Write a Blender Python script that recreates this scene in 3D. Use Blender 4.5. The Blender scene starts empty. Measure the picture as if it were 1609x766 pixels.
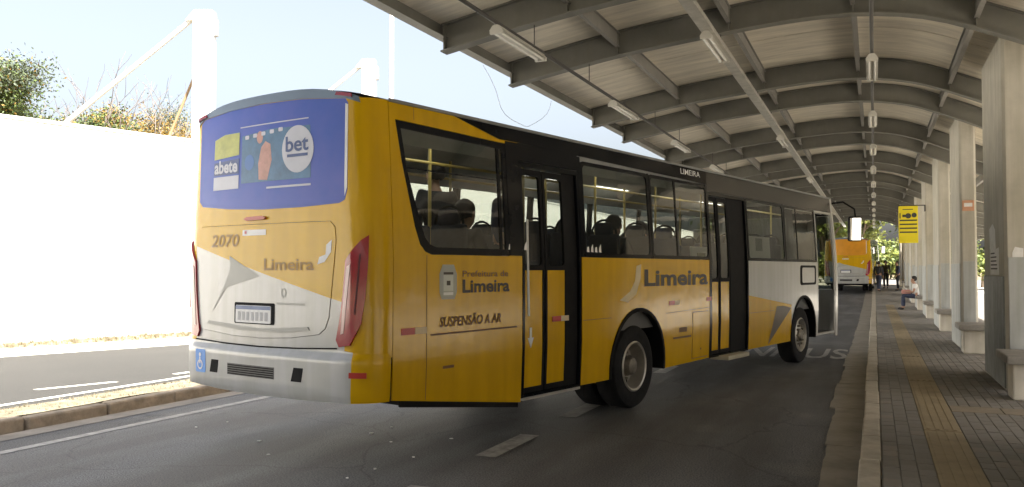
import bpy, bmesh, math, random
import numpy as np
from mathutils import Vector, Matrix
from mathutils.geometry import tessellate_polygon
random.seed(7); np.random.seed(7)
R = math.radians
SC = bpy.context.scene
COL = SC.collection

# ------------------------------------------------------------------ camera
cam = bpy.data.cameras.new('camera'); cam.lens = 36 * 1350 / 1609; cam.sensor_width = 36
cam.clip_start = 0.05; cam.clip_end = 2000
camo = bpy.data.objects.new('camera', cam); COL.objects.link(camo)
camo.location = (0, 0, 1.66); camo.rotation_euler = (R(90 + 1.718), 0, R(22.87))
SC.camera = camo
# ------------------------------------------------------------------ sky, sun, exposure
SUN_EL, SUN_AZ = 50.4, 118.0          # azimuth clockwise from +Y
w = bpy.data.worlds.new('World'); SC.world = w; w.use_nodes = True
nt = w.node_tree; nt.nodes.clear()
sky = nt.nodes.new('ShaderNodeTexSky'); sky.sky_type = 'NISHITA'; sky.sun_disc = False
sky.sun_elevation = R(SUN_EL); sky.sun_rotation = R(SUN_AZ); sky.air_density = 1.0; sky.dust_density = 6.5; sky.ozone_density = 1.0
bg = nt.nodes.new('ShaderNodeBackground'); bg.inputs[1].default_value = 0.086
wo = nt.nodes.new('ShaderNodeOutputWorld')
hs = nt.nodes.new('ShaderNodeHueSaturation'); hs.inputs['Saturation'].default_value = .55
nt.links.new(sky.outputs[0], hs.inputs['Color']); nt.links.new(hs.outputs[0], bg.inputs[0]); nt.links.new(bg.outputs[0], wo.inputs[0])
sl = bpy.data.lights.new('sun', 'SUN'); sl.energy = 5.0; sl.angle = R(0.5); sl.color = (1, .94, .84)
so = bpy.data.objects.new('sun', sl); COL.objects.link(so)
sdir = Vector((math.sin(R(SUN_AZ)) * math.cos(R(SUN_EL)), math.cos(R(SUN_AZ)) * math.cos(R(SUN_EL)), math.sin(R(SUN_EL))))
so.rotation_euler = sdir.to_track_quat('Z', 'Y').to_euler(); so.location = (20, -20, 40)
SC.view_settings.view_transform = 'Standard'; SC.view_settings.look = 'None'
SC.view_settings.gamma = 1; SC.view_settings.exposure = 2.08

# ------------------------------------------------------------------ materials
MATS = {}
def mat(name, col, rough=.6, metal=0, var=.12, scale=3, bump=0, bscale=60, coat=0, streak=0, col2=None, spec=.5, stretch=(1, 1, 1)):
    if name in MATS: return MATS[name]
    m = bpy.data.materials.new(name); m.use_nodes = True; n = m.node_tree.nodes; l = m.node_tree.links
    b = n['Principled BSDF']; b.inputs['Roughness'].default_value = rough; b.inputs['Metallic'].default_value = metal
    b.inputs['Specular IOR Level'].default_value = spec
    if coat: b.inputs['Coat Weight'].default_value = coat; b.inputs['Coat Roughness'].default_value = .08
    tc = n.new('ShaderNodeTexCoord'); mp = n.new('ShaderNodeMapping'); l.new(tc.outputs['Object'], mp.inputs[0]); mp.inputs['Scale'].default_value = stretch
    ns = n.new('ShaderNodeTexNoise'); ns.inputs['Scale'].default_value = scale; ns.inputs['Detail'].default_value = 8; ns.inputs['Roughness'].default_value = .65
    l.new(mp.outputs[0], ns.inputs['Vector'])
    cr = n.new('ShaderNodeValToRGB'); l.new(ns.outputs[0], cr.inputs[0])
    c = np.array(col); c2 = np.array(col2) if col2 is not None else np.clip(c * (1 + var), 0, 1); c1 = c * (1 - var)
    cr.color_ramp.elements[0].position = .3; cr.color_ramp.elements[1].position = .7
    cr.color_ramp.elements[0].color = (*c1, 1); cr.color_ramp.elements[1].color = (*c2, 1)
    out = cr.outputs[0]
    if streak:
        mp2 = n.new('ShaderNodeMapping'); l.new(tc.outputs['Object'], mp2.inputs[0]); mp2.inputs['Scale'].default_value = (9, 9, .7)
        n2 = n.new('ShaderNodeTexNoise'); n2.inputs['Scale'].default_value = 1; n2.inputs['Detail'].default_value = 6; l.new(mp2.outputs[0], n2.inputs['Vector'])
        r2 = n.new('ShaderNodeValToRGB'); l.new(n2.outputs[0], r2.inputs[0]); r2.color_ramp.elements[0].position = .4; r2.color_ramp.elements[1].position = .62
        r2.color_ramp.elements[0].color = (1 - streak, 1 - streak, (1 - streak) * .96, 1); r2.color_ramp.elements[1].color = (1, 1, 1, 1)
        mx = n.new('ShaderNodeMix'); mx.data_type = 'RGBA'; mx.blend_type = 'MULTIPLY'; mx.inputs[0].default_value = 1
        l.new(out, mx.inputs[6]); l.new(r2.outputs[0], mx.inputs[7]); out = mx.outputs[2]
    l.new(out, b.inputs['Base Color'])
    if bump:
        nb = n.new('ShaderNodeTexNoise'); nb.inputs['Scale'].default_value = bscale; nb.inputs['Detail'].default_value = 4
        l.new(mp.outputs[0], nb.inputs['Vector'])
        bp = n.new('ShaderNodeBump'); bp.inputs['Strength'].default_value = bump; bp.inputs['Distance'].default_value = .01
        l.new(nb.outputs[0], bp.inputs['Height']); l.new(bp.outputs[0], b.inputs['Normal'])
    MATS[name] = m; return m
def glassmat(name, tint, rough=.02, refl=1.45):
    m = bpy.data.materials.new(name); m.use_nodes = True; n = m.node_tree.nodes; l = m.node_tree.links; n.clear()
    o = n.new('ShaderNodeOutputMaterial'); t = n.new('ShaderNodeBsdfTransparent'); t.inputs[0].default_value = (*tint, 1)
    g = n.new('ShaderNodeBsdfGlossy'); g.inputs['Roughness'].default_value = rough
    lw = n.new('ShaderNodeLayerWeight'); lw.inputs[0].default_value = .5
    pw = n.new('ShaderNodeMath'); pw.operation = 'POWER'; pw.inputs[1].default_value = 4; l.new(lw.outputs['Facing'], pw.inputs[0])
    f = n.new('ShaderNodeMath'); f.operation = 'MULTIPLY_ADD'; f.inputs[1].default_value = .9; f.inputs[2].default_value = .05; l.new(pw.outputs[0], f.inputs[0])
    tc = n.new('ShaderNodeTexCoord'); ns = n.new('ShaderNodeTexNoise'); ns.inputs['Scale'].default_value = 2.2; l.new(tc.outputs['Object'], ns.inputs['Vector'])
    bp = n.new('ShaderNodeBump'); bp.inputs['Strength'].default_value = .05; bp.inputs['Distance'].default_value = .05; l.new(ns.outputs[0], bp.inputs['Height'])
    l.new(bp.outputs[0], g.inputs['Normal'])
    mx = n.new('ShaderNodeMixShader'); l.new(f.outputs[0], mx.inputs[0]); l.new(t.outputs[0], mx.inputs[1]); l.new(g.outputs[0], mx.inputs[2]); l.new(mx.outputs[0], o.inputs[0])
    MATS[name] = m; return m
def emitmat(name, col, s):
    m = bpy.data.materials.new(name); m.use_nodes = True; b = m.node_tree.nodes['Principled BSDF']
    b.inputs['Emission Color'].default_value = (*col, 1); b.inputs['Emission Strength'].default_value = s; b.inputs['Base Color'].default_value = (*col, 1)
    MATS[name] = m; return m

YEL = mat('bus_yellow_paint', (.66, .385, .0015), .17, var=.07, scale=1.2, spec=.36, bump=.6, bscale=2.3, streak=.08)
WHT = mat('bus_white_paint', (.46, .46, .45), .3, var=.05, scale=1.5, coat=.5, bump=.3, bscale=2.3, streak=.10)
BLK = mat('bus_black_gloss', (.006, .007, .010), .16, var=.2, scale=2, spec=.12)
BLKM = mat('black_rubber', (.012, .012, .013), .75, var=.2, scale=8, spec=.15)
ROOFM = mat('bus_roof_paint', (.30, .31, .31), .5, var=.15, scale=2)
FILM = mat('blue_film_print', (.035, .115, .52), .34, var=.12, scale=1.1, col2=(.10, .13, .48), spec=.3)
FILMO = mat('orange_film_print', (.70, .30, .015), .3, var=.1)
REDL = mat('red_lens', (.30, .008, .02), .12, var=.1, coat=.6)
REDL2 = mat('red_reflector', (.42, .03, .02), .3, var=.1)
PINK = mat('clear_lens', (.55, .34, .33), .15, var=.08, coat=.5)
GREYM = mat('grey_decal', (.36, .36, .33), .4, var=.06)
DARKT = mat('dark_lettering', (.045, .035, .02), .5, var=.1)
DARKT2 = mat('brown_lettering', (.16, .075, .012), .5, var=.1)
FADE = mat('faded_lettering', (.36, .20, .05), .5, var=.15)
WHTD = mat('white_decal', (.75, .75, .74), .4, var=.04)
GRILL = mat('grille_grey', (.10, .10, .10), .5, var=.2, scale=30)
BLUED = mat('blue_decal', (.10, .30, .75), .4, var=.08)
PALEB = mat('pale_blue_trim', (.46, .55, .68), .28, var=.05, coat=.5)
LIN = mat('interior_lining', (.10, .10, .10), .6, var=.08)
FLO = mat('interior_floor', (.06, .06, .065), .7, var=.2, scale=10)
SEATM = mat('seat_fabric', (.02, .028, .05), .8, var=.3, scale=25)
RAIL = mat('grab_rail_yellow', (.55, .42, .12), .35, var=.08)
GLS = glassmat('bus_window_glass', (.42, .445, .42), .02, 1.5)
GLC = glassmat('clear_glass', (.8, .85, .82), .02, 1.45)
TYRE = mat('tyre_rubber', (.016, .016, .017), .85, var=.3, scale=12, bump=.3, bscale=40, spec=.25)
RIM = mat('wheel_rim', (.42, .40, .36), .38, .6, var=.2, scale=9)
HUB = mat('wheel_hub', (.20, .18, .15), .5, .5, var=.3, scale=14)
CHR = mat('mirror_surface', (.9, .9, .9), .04, 1, var=.01)
TUBE_ON = emitmat('lit_tube', (1, .96, .85), 3.0)

def asphalt(name, base, rough):
    m = mat(name, base, rough, var=.22, scale=.45, bump=.9, bscale=95, spec=.5); n = m.node_tree.nodes; l = m.node_tree.links; b = n['Principled BSDF']
    src = b.inputs['Base Color'].links[0].from_socket; tc = n.new('ShaderNodeTexCoord')
    def layer(src, scale, stretch, p0, p1, c0, c1, detail=5):
        mp = n.new('ShaderNodeMapping'); mp.inputs['Scale'].default_value = stretch; l.new(tc.outputs['Object'], mp.inputs[0])
        t = n.new('ShaderNodeTexNoise'); t.inputs['Scale'].default_value = scale; t.inputs['Detail'].default_value = detail; l.new(mp.outputs[0], t.inputs['Vector'])
        r = n.new('ShaderNodeValToRGB'); l.new(t.outputs[0], r.inputs[0]); r.color_ramp.elements[0].position = p0; r.color_ramp.elements[1].position = p1
        r.color_ramp.elements[0].color = (*c0, 1); r.color_ramp.elements[1].color = (*c1, 1)
        x = n.new('ShaderNodeMix'); x.data_type = 'RGBA'; x.blend_type = 'MULTIPLY'; x.inputs[0].default_value = 1; l.new(src, x.inputs[6]); l.new(r.outputs[0], x.inputs[7]); return x.outputs[2]
    src = layer(src, 70, (1, 1, 1), .43, .57, (.55, .55, .55), (1.42, 1.42, 1.40), 2)          # aggregate
    src = layer(src, 1.1, (1.6, .25, 1), .42, .62, (.66, .65, .64), (1.08, 1.08, 1.08))          # oil drips along the lane
    src = layer(src, .9, (1, 1, 1), .60, .72, (1, 1, 1), (1.35, 1.3, 1.2))                       # dusty patches
    nz = n.new('ShaderNodeTexNoise'); nz.inputs['Scale'].default_value = 1.4; nz.inputs['Detail'].default_value = 6; l.new(tc.outputs['Object'], nz.inputs['Vector'])
    ad = n.new('ShaderNodeMix'); ad.data_type = 'RGBA'; ad.blend_type = 'ADD'; ad.inputs[0].default_value = .7; l.new(tc.outputs['Object'], ad.inputs[6]); l.new(nz.outputs['Color'], ad.inputs[7])
    vo = n.new('ShaderNodeTexVoronoi'); vo.feature = 'DISTANCE_TO_EDGE'; vo.inputs['Scale'].default_value = .42; l.new(ad.outputs[2], vo.inputs['Vector'])
    rc = n.new('ShaderNodeValToRGB'); l.new(vo.outputs['Distance'], rc.inputs[0]); rc.color_ramp.elements[0].position = .002; rc.color_ramp.elements[1].position = .008; rc.color_ramp.elements[0].color = (.5, .5, .5, 1)
    x = n.new('ShaderNodeMix'); x.data_type = 'RGBA'; x.blend_type = 'MULTIPLY'; x.inputs[0].default_value = .8; l.new(src, x.inputs[6]); l.new(rc.outputs[0], x.inputs[7]); src = x.outputs[2]
    l.new(src, b.inputs['Base Color']); return m
ASPH = asphalt('asphalt', (.096, .099, .106), .68)
ASPH2 = mat('asphalt_worn', (.027, .0265, .025), .9, var=.15, scale=.5, bump=.5, bscale=120)
CONC = mat('concrete_kerb', (.40, .36, .29), .85, var=.25, scale=4, bump=.5, bscale=40)
GUTT = mat('gutter_concrete', (.23, .21, .18), .9, var=.22, scale=2.5, bump=.6, bscale=30)
BED = mat('paver_bed', (.15, .135, .115), .95, var=.2, scale=8)
PAV = mat('paver_concrete', (.20, .186, .165), .85, var=.25, scale=2.2, bump=.5, bscale=80)
PAV2 = mat('paver_concrete_dark', (.185, .168, .146), .85, var=.25, scale=2.2, bump=.5, bscale=80)
PAV3 = mat('paver_concrete_light', (.225, .202, .172), .85, var=.25, scale=2.2, bump=.5, bscale=80)
TACT = mat('tactile_ochre', (.27, .215, .13), .8, var=.22, scale=3, bump=.4, bscale=60)
LINE = mat('road_paint', (.62, .60, .54), .7, var=.3, scale=6, bump=.3, bscale=90)
LINE2 = mat('road_paint_worn', (.30, .295, .28), .8, var=.45, scale=9, bump=.4, bscale=90)
DRY = mat('dry_grass_soil', (.155, .132, .085), .95, var=.4, scale=5, col2=(.25, .22, .15), bump=.8, bscale=25)
DIRT = mat('verge_soil', (.19, .155, .09), .95, var=.35, scale=3, bump=.8, bscale=20)
KERBD = mat('median_kerb_stone', (.20, .165, .125), .9, var=.4, scale=5, bump=.6, bscale=25)
WALLW = mat('white_wall', (.80, .79, .76), .85, var=.04, scale=1.5, bump=.2, bscale=30, streak=.05)
PYL = mat('white_steel', (.80, .80, .79), .5, var=.03)
RUST = mat('brown_steel', (.30, .20, .11), .6, var=.2)
STEEL = mat('canopy_steel', (.17, .165, .145), .55, var=.14, scale=2.5, streak=.03)
STEELD = mat('canopy_purlin_steel', (.22, .21, .19), .55, var=.15, scale=3)
SHEET = mat('roof_sheet', (.72, .66, .55), .6, var=.22, scale=1.1, stretch=(1, 6, 1))
PIER = mat('pier_concrete', (.52, .49, .42), .8, var=.14, scale=1.6, bump=.25, bscale=30, streak=.16)
PIERB = mat('pier_blue_paint', (.45, .465, .455), .7, var=.12, scale=2, streak=.2)
PIERD = mat('pier_dark_paint', (.18, .19, .18), .6, var=.3, scale=4, streak=.2)
BENCHW = mat('bench_white_paint', (.62, .58, .50), .75, var=.1, scale=5, streak=.12)
BENCHT = mat('bench_slab_concrete', (.24, .225, .20), .75, var=.25, scale=6, bump=.3, bscale=40)
PAPER = mat('paper', (.80, .79, .77), .8, var=.12, scale=9)
PRINTK = mat('print_dark', (.05, .05, .05), .7, var=.2)
SIGNY = mat('sign_yellow', (.80, .66, .015), .45, var=.04)
ORS = mat('sign_orange', (.62, .33, .20), .6, var=.1)
FIXT = mat('lamp_fixture_enamel', (.62, .60, .54), .45, var=.1, scale=6)
TUBEM = mat('lamp_tube_glass', (.78, .76, .70), .25, var=.03)
PIPE = mat('conduit_dark', (.05, .045, .04), .6, var=.2)
GALV = mat('galvanised_tray', (.50, .48, .43), .45, .4, var=.2, scale=8)
BARK = mat('bark', (.14, .105, .075), .9, var=.35, scale=6, bump=.7, bscale=20)
BARKP = mat('pale_bark', (.16, .135, .12), .9, var=.3, scale=6)
LEAFG = mat('leaf_green', (.075, .11, .025), .6, var=.45, scale=1.2)
LEAFO = mat('leaf_ochre', (.24, .15, .03), .6, var=.45, scale=1.2)
LEAFD = mat('leaf_grey_green', (.075, .095, .06), .6, var=.45, scale=1.2)
LEAFY = mat('leaf_yellow_green', (.15, .17, .03), .6, var=.4, scale=1.2)
SKIN = mat('skin', (.42, .25, .17), .55, var=.06)
HAIR = mat('hair_black', (.014, .012, .011), .6, var=.3, scale=40)
SHW = mat('shirt_white', (.70, .70, .69), .8, var=.06, scale=9)
CLD = mat('cloth_dark', (.025, .028, .036), .85, var=.3, scale=9)
CLB = mat('cloth_navy', (.04, .05, .09), .85, var=.3, scale=9)
CLG = mat('cloth_olive', (.09, .085, .05), .85, var=.3, scale=9)
PINKB = mat('bag_pink', (.50, .25, .22), .7, var=.1)

# ------------------------------------------------------------------ helpers
def tag(o, label=None, cat=None, group=None, kind=None):
    if label: o['label'] = label
    if cat: o['category'] = cat
    if group: o['group'] = group
    if kind: o['kind'] = kind
    return o
def empty(name, loc=(0, 0, 0), rz=0):
    o = bpy.data.objects.new(name, None); COL.objects.link(o); o.location = loc; o.rotation_euler = (0, 0, rz); o.empty_display_size = .2; return o
def link(name, me, parent=None, loc=None, rz=0):
    o = bpy.data.objects.new(name, me); COL.objects.link(o)
    if parent is not None: o.parent = parent
    if loc is not None: o.location = loc
    if rz: o.rotation_euler = (0, 0, rz)
    return o
def mesh(name, v, f, m, smooth=False):
    me = bpy.data.meshes.new(name); me.from_pydata([tuple(p) for p in v], [], f)
    for k in (m if isinstance(m, (list, tuple)) else [m]): me.materials.append(k)
    if smooth: me.polygons.foreach_set('use_smooth', [True] * len(me.polygons))
    me.update(); return me
class MB:
    def __init__(s): s.v = []; s.f = []; s.mi = []
    def add(s, v, f, mi=0):
        o = len(s.v); s.v += [tuple(p) for p in v]; s.f += [[i + o for i in q] for q in f]; s.mi += [mi] * len(f); return s
    def box(s, x0, x1, y0, y1, z0, z1, ch=0, mi=0):
        if ch <= 0:
            v = [(x, y, z) for z in (z0, z1) for y in (y0, y1) for x in (x0, x1)]
            return s.add(v, [[0, 2, 3, 1], [4, 5, 7, 6], [0, 1, 5, 4], [2, 6, 7, 3], [0, 4, 6, 2], [1, 3, 7, 5]], mi)
        bm = bmesh.new(); bmesh.ops.create_cube(bm, size=1)
        for q in bm.verts: q.co = Vector(((x0 + x1) / 2 + q.co.x * (x1 - x0), (y0 + y1) / 2 + q.co.y * (y1 - y0), (z0 + z1) / 2 + q.co.z * (z1 - z0)))
        bmesh.ops.bevel(bm, geom=bm.edges[:], offset=ch, segments=2, affect='EDGES', profile=.5)
        bm.verts.index_update(); s.add([q.co[:] for q in bm.verts], [[q.index for q in f.verts] for f in bm.faces], mi); bm.free(); return s
    def tube(s, pts, r, n=8, mi=0, cap=True):
        pts = [Vector(p) for p in pts]; rr = r if isinstance(r, (list, tuple)) else [r] * len(pts); v = []; N = len(pts)
        a = None
        for i, p in enumerate(pts):
            d = (pts[min(i + 1, N - 1)] - pts[max(i - 1, 0)]).normalized()
            if a is None or abs(a.dot(d)) > .95: a = d.orthogonal().normalized()
            a = (a - d * a.dot(d)).normalized(); b = d.cross(a)
            for k in range(n):
                t = 2 * math.pi * k / n; v.append(p + (a * math.cos(t) + b * math.sin(t)) * rr[i])
        f = [[i * n + k, i * n + (k + 1) % n, (i + 1) * n + (k + 1) % n, (i + 1) * n + k] for i in range(N - 1) for k in range(n)]
        if cap: f += [list(range(n))[::-1], list(range((N - 1) * n, N * n))]
        return s.add(v, f, mi)
    def prism(s, poly, a, b, axis='y', mi=0):   # poly in the two other axes
        def P(p, t): return {'y': (p[0], t, p[1]), 'x': (t, p[0], p[1]), 'z': (p[0], p[1], t)}[axis]
        n = len(poly); v = [P(p, a) for p in poly] + [P(p, b) for p in poly]
        return s.add(v, [list(range(n))[::-1], list(range(n, 2 * n))] + [[i, (i + 1) % n, n + (i + 1) % n, n + i] for i in range(n)], mi)
    def lathe(s, prof, n=40, axis='x', mi=0, c=(0, 0, 0)):   # prof: (t along axis, radius)
        v = []
        for t, r in prof:
            for k in range(n):
                a = 2 * math.pi * k / n; p = (r * math.cos(a), r * math.sin(a))
                v.append({'x': (c[0] + t, c[1] + p[0], c[2] + p[1]), 'z': (c[0] + p[0], c[1] + p[1], c[2] + t), 'y': (c[0] + p[0], c[1] + t, c[2] + p[1])}[axis])
        f = [[i * n + k, i * n + (k + 1) % n, (i + 1) * n + (k + 1) % n, (i + 1) * n + k] for i in range(len(prof) - 1) for k in range(n)]
        return s.add(v, f, mi)
    def me(s, name, m, smooth=False):
        me = mesh(name, s.v, s.f, m, smooth)
        if any(s.mi): me.polygons.foreach_set('material_index', s.mi)
        bm = bmesh.new(); bm.from_mesh(me); bmesh.ops.recalc_face_normals(bm, faces=bm.faces[:]); bm.to_mesh(me); bm.free()
        if smooth: me.set_sharp_from_angle(angle=R(38))
        return me
    def obj(s, name, m, parent=None, loc=None, smooth=False, rz=0): return link(name, s.me(name, m, smooth), parent, loc, rz)
CH = {}
def copy_tree(o, parent=None, skip=()):
    c = o.copy(); COL.objects.link(c); c.parent = parent
    for ch in [q for q in bpy.data.objects if q.parent is o]:
        if ch.name.split('.')[0] in skip: continue
        copy_tree(ch, c, skip)
    return c
def interp_smooth(xs, ys):   # monotone-ish cubic (Catmull-Rom tangents)
    xs = np.array(xs, float); ys = np.array(ys, float); m = np.gradient(ys, xs)
    def f(x):
        i = int(np.clip(np.searchsorted(xs, x) - 1, 0, len(xs) - 2)); h = xs[i + 1] - xs[i]; t = (x - xs[i]) / h
        return float((2*t**3 - 3*t**2 + 1) * ys[i] + (t**3 - 2*t**2 + t) * h * m[i] + (-2*t**3 + 3*t**2) * ys[i+1] + (t**3 - t**2) * h * m[i+1])
    return f
def sheet(name, poly, z, m, parent=None, kind='structure'):
    o = link(name, mesh(name, [(x, y, z) for x, y in poly], [list(range(len(poly)))], m), parent)
    if parent is None: o['kind'] = kind
    return o

# ------------------------------------------------------------------ ground, roads
gp = sheet('ground', [(-400, -300), (400, -300), (400, 500), (-400, 500)], -.03, DIRT)
def gz(y): return max(0, (y - 40) * .022)
def strip_mesh(name, x0, x1, ys, zf, m, parent=None):
    return link(name, mesh(name, [(x, y, zf(y)) for y in ys for x in (x0, x1)], [[2 * i, 2 * i + 1, 2 * i + 3, 2 * i + 2] for i in range(len(ys) - 1)], m), parent)
road = strip_mesh('road', -8.05, -.40, [-30, 40, 62.6, 66, 120], lambda y: gz(min(y, 62.6)), ASPH); road['kind'] = 'structure'
far_road = sheet('far_road', [(-9.40, -30), (-9.40, 120), (-13.3, 120), (-13.3, 30), (-13.6, 20), (-14.16, 14.98), (-15.42, 11.38), (-17.2, 5), (-20, -6), (-24, -30)][::-1], 0, ASPH2)
# kerb between platform and road, with gutter slabs
for k in range(-3, 30):
    y0 = 2.2 + k * 1.05 + (0 if k % 2 else .02)
    j = random.uniform(-.008, .008)
    o = MB().box(-.125 + j, .03 + j, y0, y0 + 1.035, -.02, .15 + random.uniform(-.004, .004), .016).obj('kerb_stone', CONC, road)
for k in range(-2, 14):
    y0 = 1.6 + k * 2.35; j = random.uniform(-.05, .05)
    xl = -.43 if k < 4 else -.5
    v = []; n = 10
    for i in range(n + 1): v.append((xl + j * .5 + random.uniform(-.012, .012), y0 + 2.33 * i / n))
    v += [(-.128, y0 + 2.33), (-.128, y0)]
    MB().prism(v, -.03, .012, 'z').obj('gutter_slab', GUTT, road)
MB().prism([(33.7, -.02), (40, -.02), (62, .46), (62, .63), (40, .15), (33.7, .15)], -.125, .03, 'x').obj('kerb_run', CONC, road)
MB().prism([(34.4, -.02), (40, -.02), (62, .4), (62, .494), (40, .012), (34.4, .012)], -.5, -.128, 'x').obj('gutter_run', GUTT, road)
# lane paint
sheet('edge_line', [(-7.35, -30), (-7.23, -30), (-7.23, 39.9), (-7.35, 39.9)], .004, LINE2, road)
for k in range(-3, 15):
    y0 = 6.97 + 2.22 * k
    sheet('lane_dash', [(-3.30, y0), (-3.10, y0), (-3.10, y0 + 1.08), (-3.30, y0 + 1.08)], .004, LINE2 if k % 3 else LINE2, road)
sheet('median_edge_line', [(-9.88, -30), (-9.76, -30), (-9.76, 60), (-9.88, 60)], .004, LINE, far_road)
fl = [(-24, -30), (-20, -6), (-17.2, 5), (-15.42, 11.38), (-14.16, 14.98), (-13.6, 20), (-13.3, 30)]
sheet('outer_edge_line', [(x + .14, y) for x, y in fl] + [(x + .28, y) for x, y in fl[::-1]], .004, LINE, far_road)
for a, b in (((-10.66, 8.4), (-10.32, 9.45)), ((-10.22, 10.5), (-10.16, 11.6)), ((-11.2, 6.2), (-10.95, 7.2)), ((-10.3, 13.5), (-10.3, 14.6))):
    sheet('lane_dash', [(a[0] - .06, a[1]), (a[0] + .06, a[1]), (b[0] + .06, b[1]), (b[0] - .06, b[1])], .004, LINE, far_road)
# median strip: soil with kerb stones and dry tufts
nx, ny = 8, 140; v = []; f = []
for j in range(ny + 1):
    for i in range(nx + 1):
        v.append((-9.46 + 1.25 * i / nx, -14 + 54 * j / ny, .012 + .125 * min(1, i / 5) + random.uniform(-.008, .015) * min(1, i)))
for j in range(ny):
    for i in range(nx): a = j * (nx + 1) + i; f.append([a, a + 1, a + nx + 2, a + nx + 1])
med = link('median_strip', mesh('median_strip', v, f, DRY, True)); med['kind'] = 'structure'
for k in range(44):
    y0 = -8 + k * 1.02
    MB().box(-8.22 + random.uniform(-.015, .015), -8.06 + random.uniform(-.02, .01), y0, y0 + .99, -.03, .14 + random.uniform(-.02, .012), .025).obj('kerb_stone', KERBD, med)
sheet('median_gutter', [(-8.06, -20), (-7.72, -20), (-7.78, 10), (-7.7, 40), (-8.06, 40)], .005, GUTT, med)
def tufts(name, spots, h, m, parent=None, n=7):
    v = []; f = []
    for x, y, z in spots:
        for k in range(n):
            a = random.uniform(0, 6.28); r = random.uniform(0, .05); hh = h * random.uniform(.5, 1.2); px, py = x + r * math.cos(a), y + r * math.sin(a)
            lx, ly = random.uniform(-.6, .6) * hh, random.uniform(-.6, .6) * hh; wd = .006
            o = len(v); v += [(px - wd, py, z), (px + wd, py, z), (px + lx, py + ly, z + hh)]; f.append([o, o + 1, o + 2])
    return link(name, mesh(name, v, f, m), parent)
tg = tufts('dry_grass', [(random.uniform(-8.85, -8.25), random.uniform(0, 34), .12) for _ in range(1500)], .045, DRY)
tag(tg, 'short dry straw-coloured grass covering the median strip', 'grass', kind='stuff')
# verge along the white wall
wl = [(-27, -30), (-21.5, -5), (-18.6, 6), (-16.91, 12.47), (-15.78, 16.69), (-15.0, 21), (-14.6, 27), (-14.5, 40), (-14.5, 75)]
vg = [(-24, -30), (-20, -6), (-17.2, 5), (-15.42, 11.38), (-14.16, 14.98), (-13.6, 20), (-13.3, 30), (-13.3, 75)]
verge = sheet('verge', [(x - .02, y) for x, y in vg] + [(x - 6, y) for x, y in wl[::-1]], .10, DIRT)
b = MB()
for (xa, ya), (xb, yb) in zip(vg[:-1], vg[1:]):
    b.add([(xa, ya, 0), (xb, yb, 0), (xb, yb, .13), (xa, ya, .13), (xa - .16, ya, 0), (xb - .16, yb, 0), (xb - .16, yb, .13), (xa - .16, ya, .13)], [[0, 1, 2, 3], [3, 2, 6, 7]])
b.obj('verge_kerb', CONC, verge)
tg2 = tufts('verge_grass', [(lambda t, q: (np.interp(t, [p[1] for p in wl], [p[0] for p in wl]) + .1 + q * 1.3, t, .1))(random.uniform(2, 32), random.random()) for _ in range(1500)], .12, DRY)
tag(tg2, 'ragged dry grass along the foot of the white wall', 'grass', kind='stuff')
# ÔNIBUS painted on the road
def text_mesh(txt, bold=0, shear=0):
    cu = bpy.data.curves.new('lettering', 'FONT'); cu.body = txt; cu.offset = bold; cu.shear = shear; cu.resolution_u = 3
    o = bpy.data.objects.new('lettering', cu); COL.objects.link(o); bpy.context.view_layer.update()
    me = bpy.data.meshes.new_from_object(o.evaluated_get(bpy.context.evaluated_depsgraph_get()))
    v = np.array([q.co[:] for q in me.vertices]); f = [list(p.vertices) for p in me.polygons]
    bpy.data.objects.remove(o); bpy.data.meshes.remove(me)
    v = v[:, :2]; v -= v.min(0) * np.array([1, 0]); return v, f
v, f = text_mesh('ÔNIBUS', .012)
sx = 2.55 / v[:, 0].max(); sy = 2.1 / .72
link('lane_lettering', mesh('lane_lettering', [(-3.05 + p[0] * sx, 17.05 + p[1] * sy, .006) for p in v], f, LINE2), road)

# ------------------------------------------------------------------ platform
def pz(y): return .15 + gz(y)
ys = [-20, 5, 15, 24.1, 40, 50, 62, 75]
b = MB()
plv = [(x, y, pz(y) - .010) for y in ys for x in (.03, 5.2)]
b.add(plv, [[2 * i, 2 * i + 1, 2 * i + 3, 2 * i + 2] for i in range(len(ys) - 1)])
platform = b.obj('platform', BED); platform['kind'] = 'structure'
b = MB(); b.add([(5.2, -20, -.03), (5.2, 75, -.03), (5.2, 75, .9), (5.2, 40, .15), (5.2, -20, .15)], [[0, 1, 2, 3, 4]]); b.obj('platform_edge', CONC, platform)
# far paving as one sheet (too far to tell the pavers apart)
far = [24.1, 40, 50, 62, 75]
b = MB(); b.add([(x, y, pz(y)) for y in far for x in (.035, 5.2)], [[2 * i, 2 * i + 1, 2 * i + 3, 2 * i + 2] for i in range(len(far) - 1)])
b.obj('far_paving', PAV, platform)
pcells = []
def rows(x0, x1, y0, y1):
    n = max(1, round((x1 - x0) / .105)); wdt = (x1 - x0) / n
    for i in range(n):
        off = (i % 2) * .105; y = y0 - off
        while y < y1:
            a, c = max(y, y0), min(y + .21, y1)
            if c - a > .03: pcells.append((x0 + i * wdt, x0 + (i + 1) * wdt, a, c))
            y += .21
rows(.04, .405, 2.4, 24.0); rows(.735, 3.4, 2.4, 10.28); rows(.735, 3.4, 10.72, 24.0)
def vis(c): return c[2] > 5.75 and c[0] < .1405 * c[2]
near = sorted([c for c in pcells if vis(c)], key=lambda c: c[2])[:300]; ns_ = set(near)
bricks = {}
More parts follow.
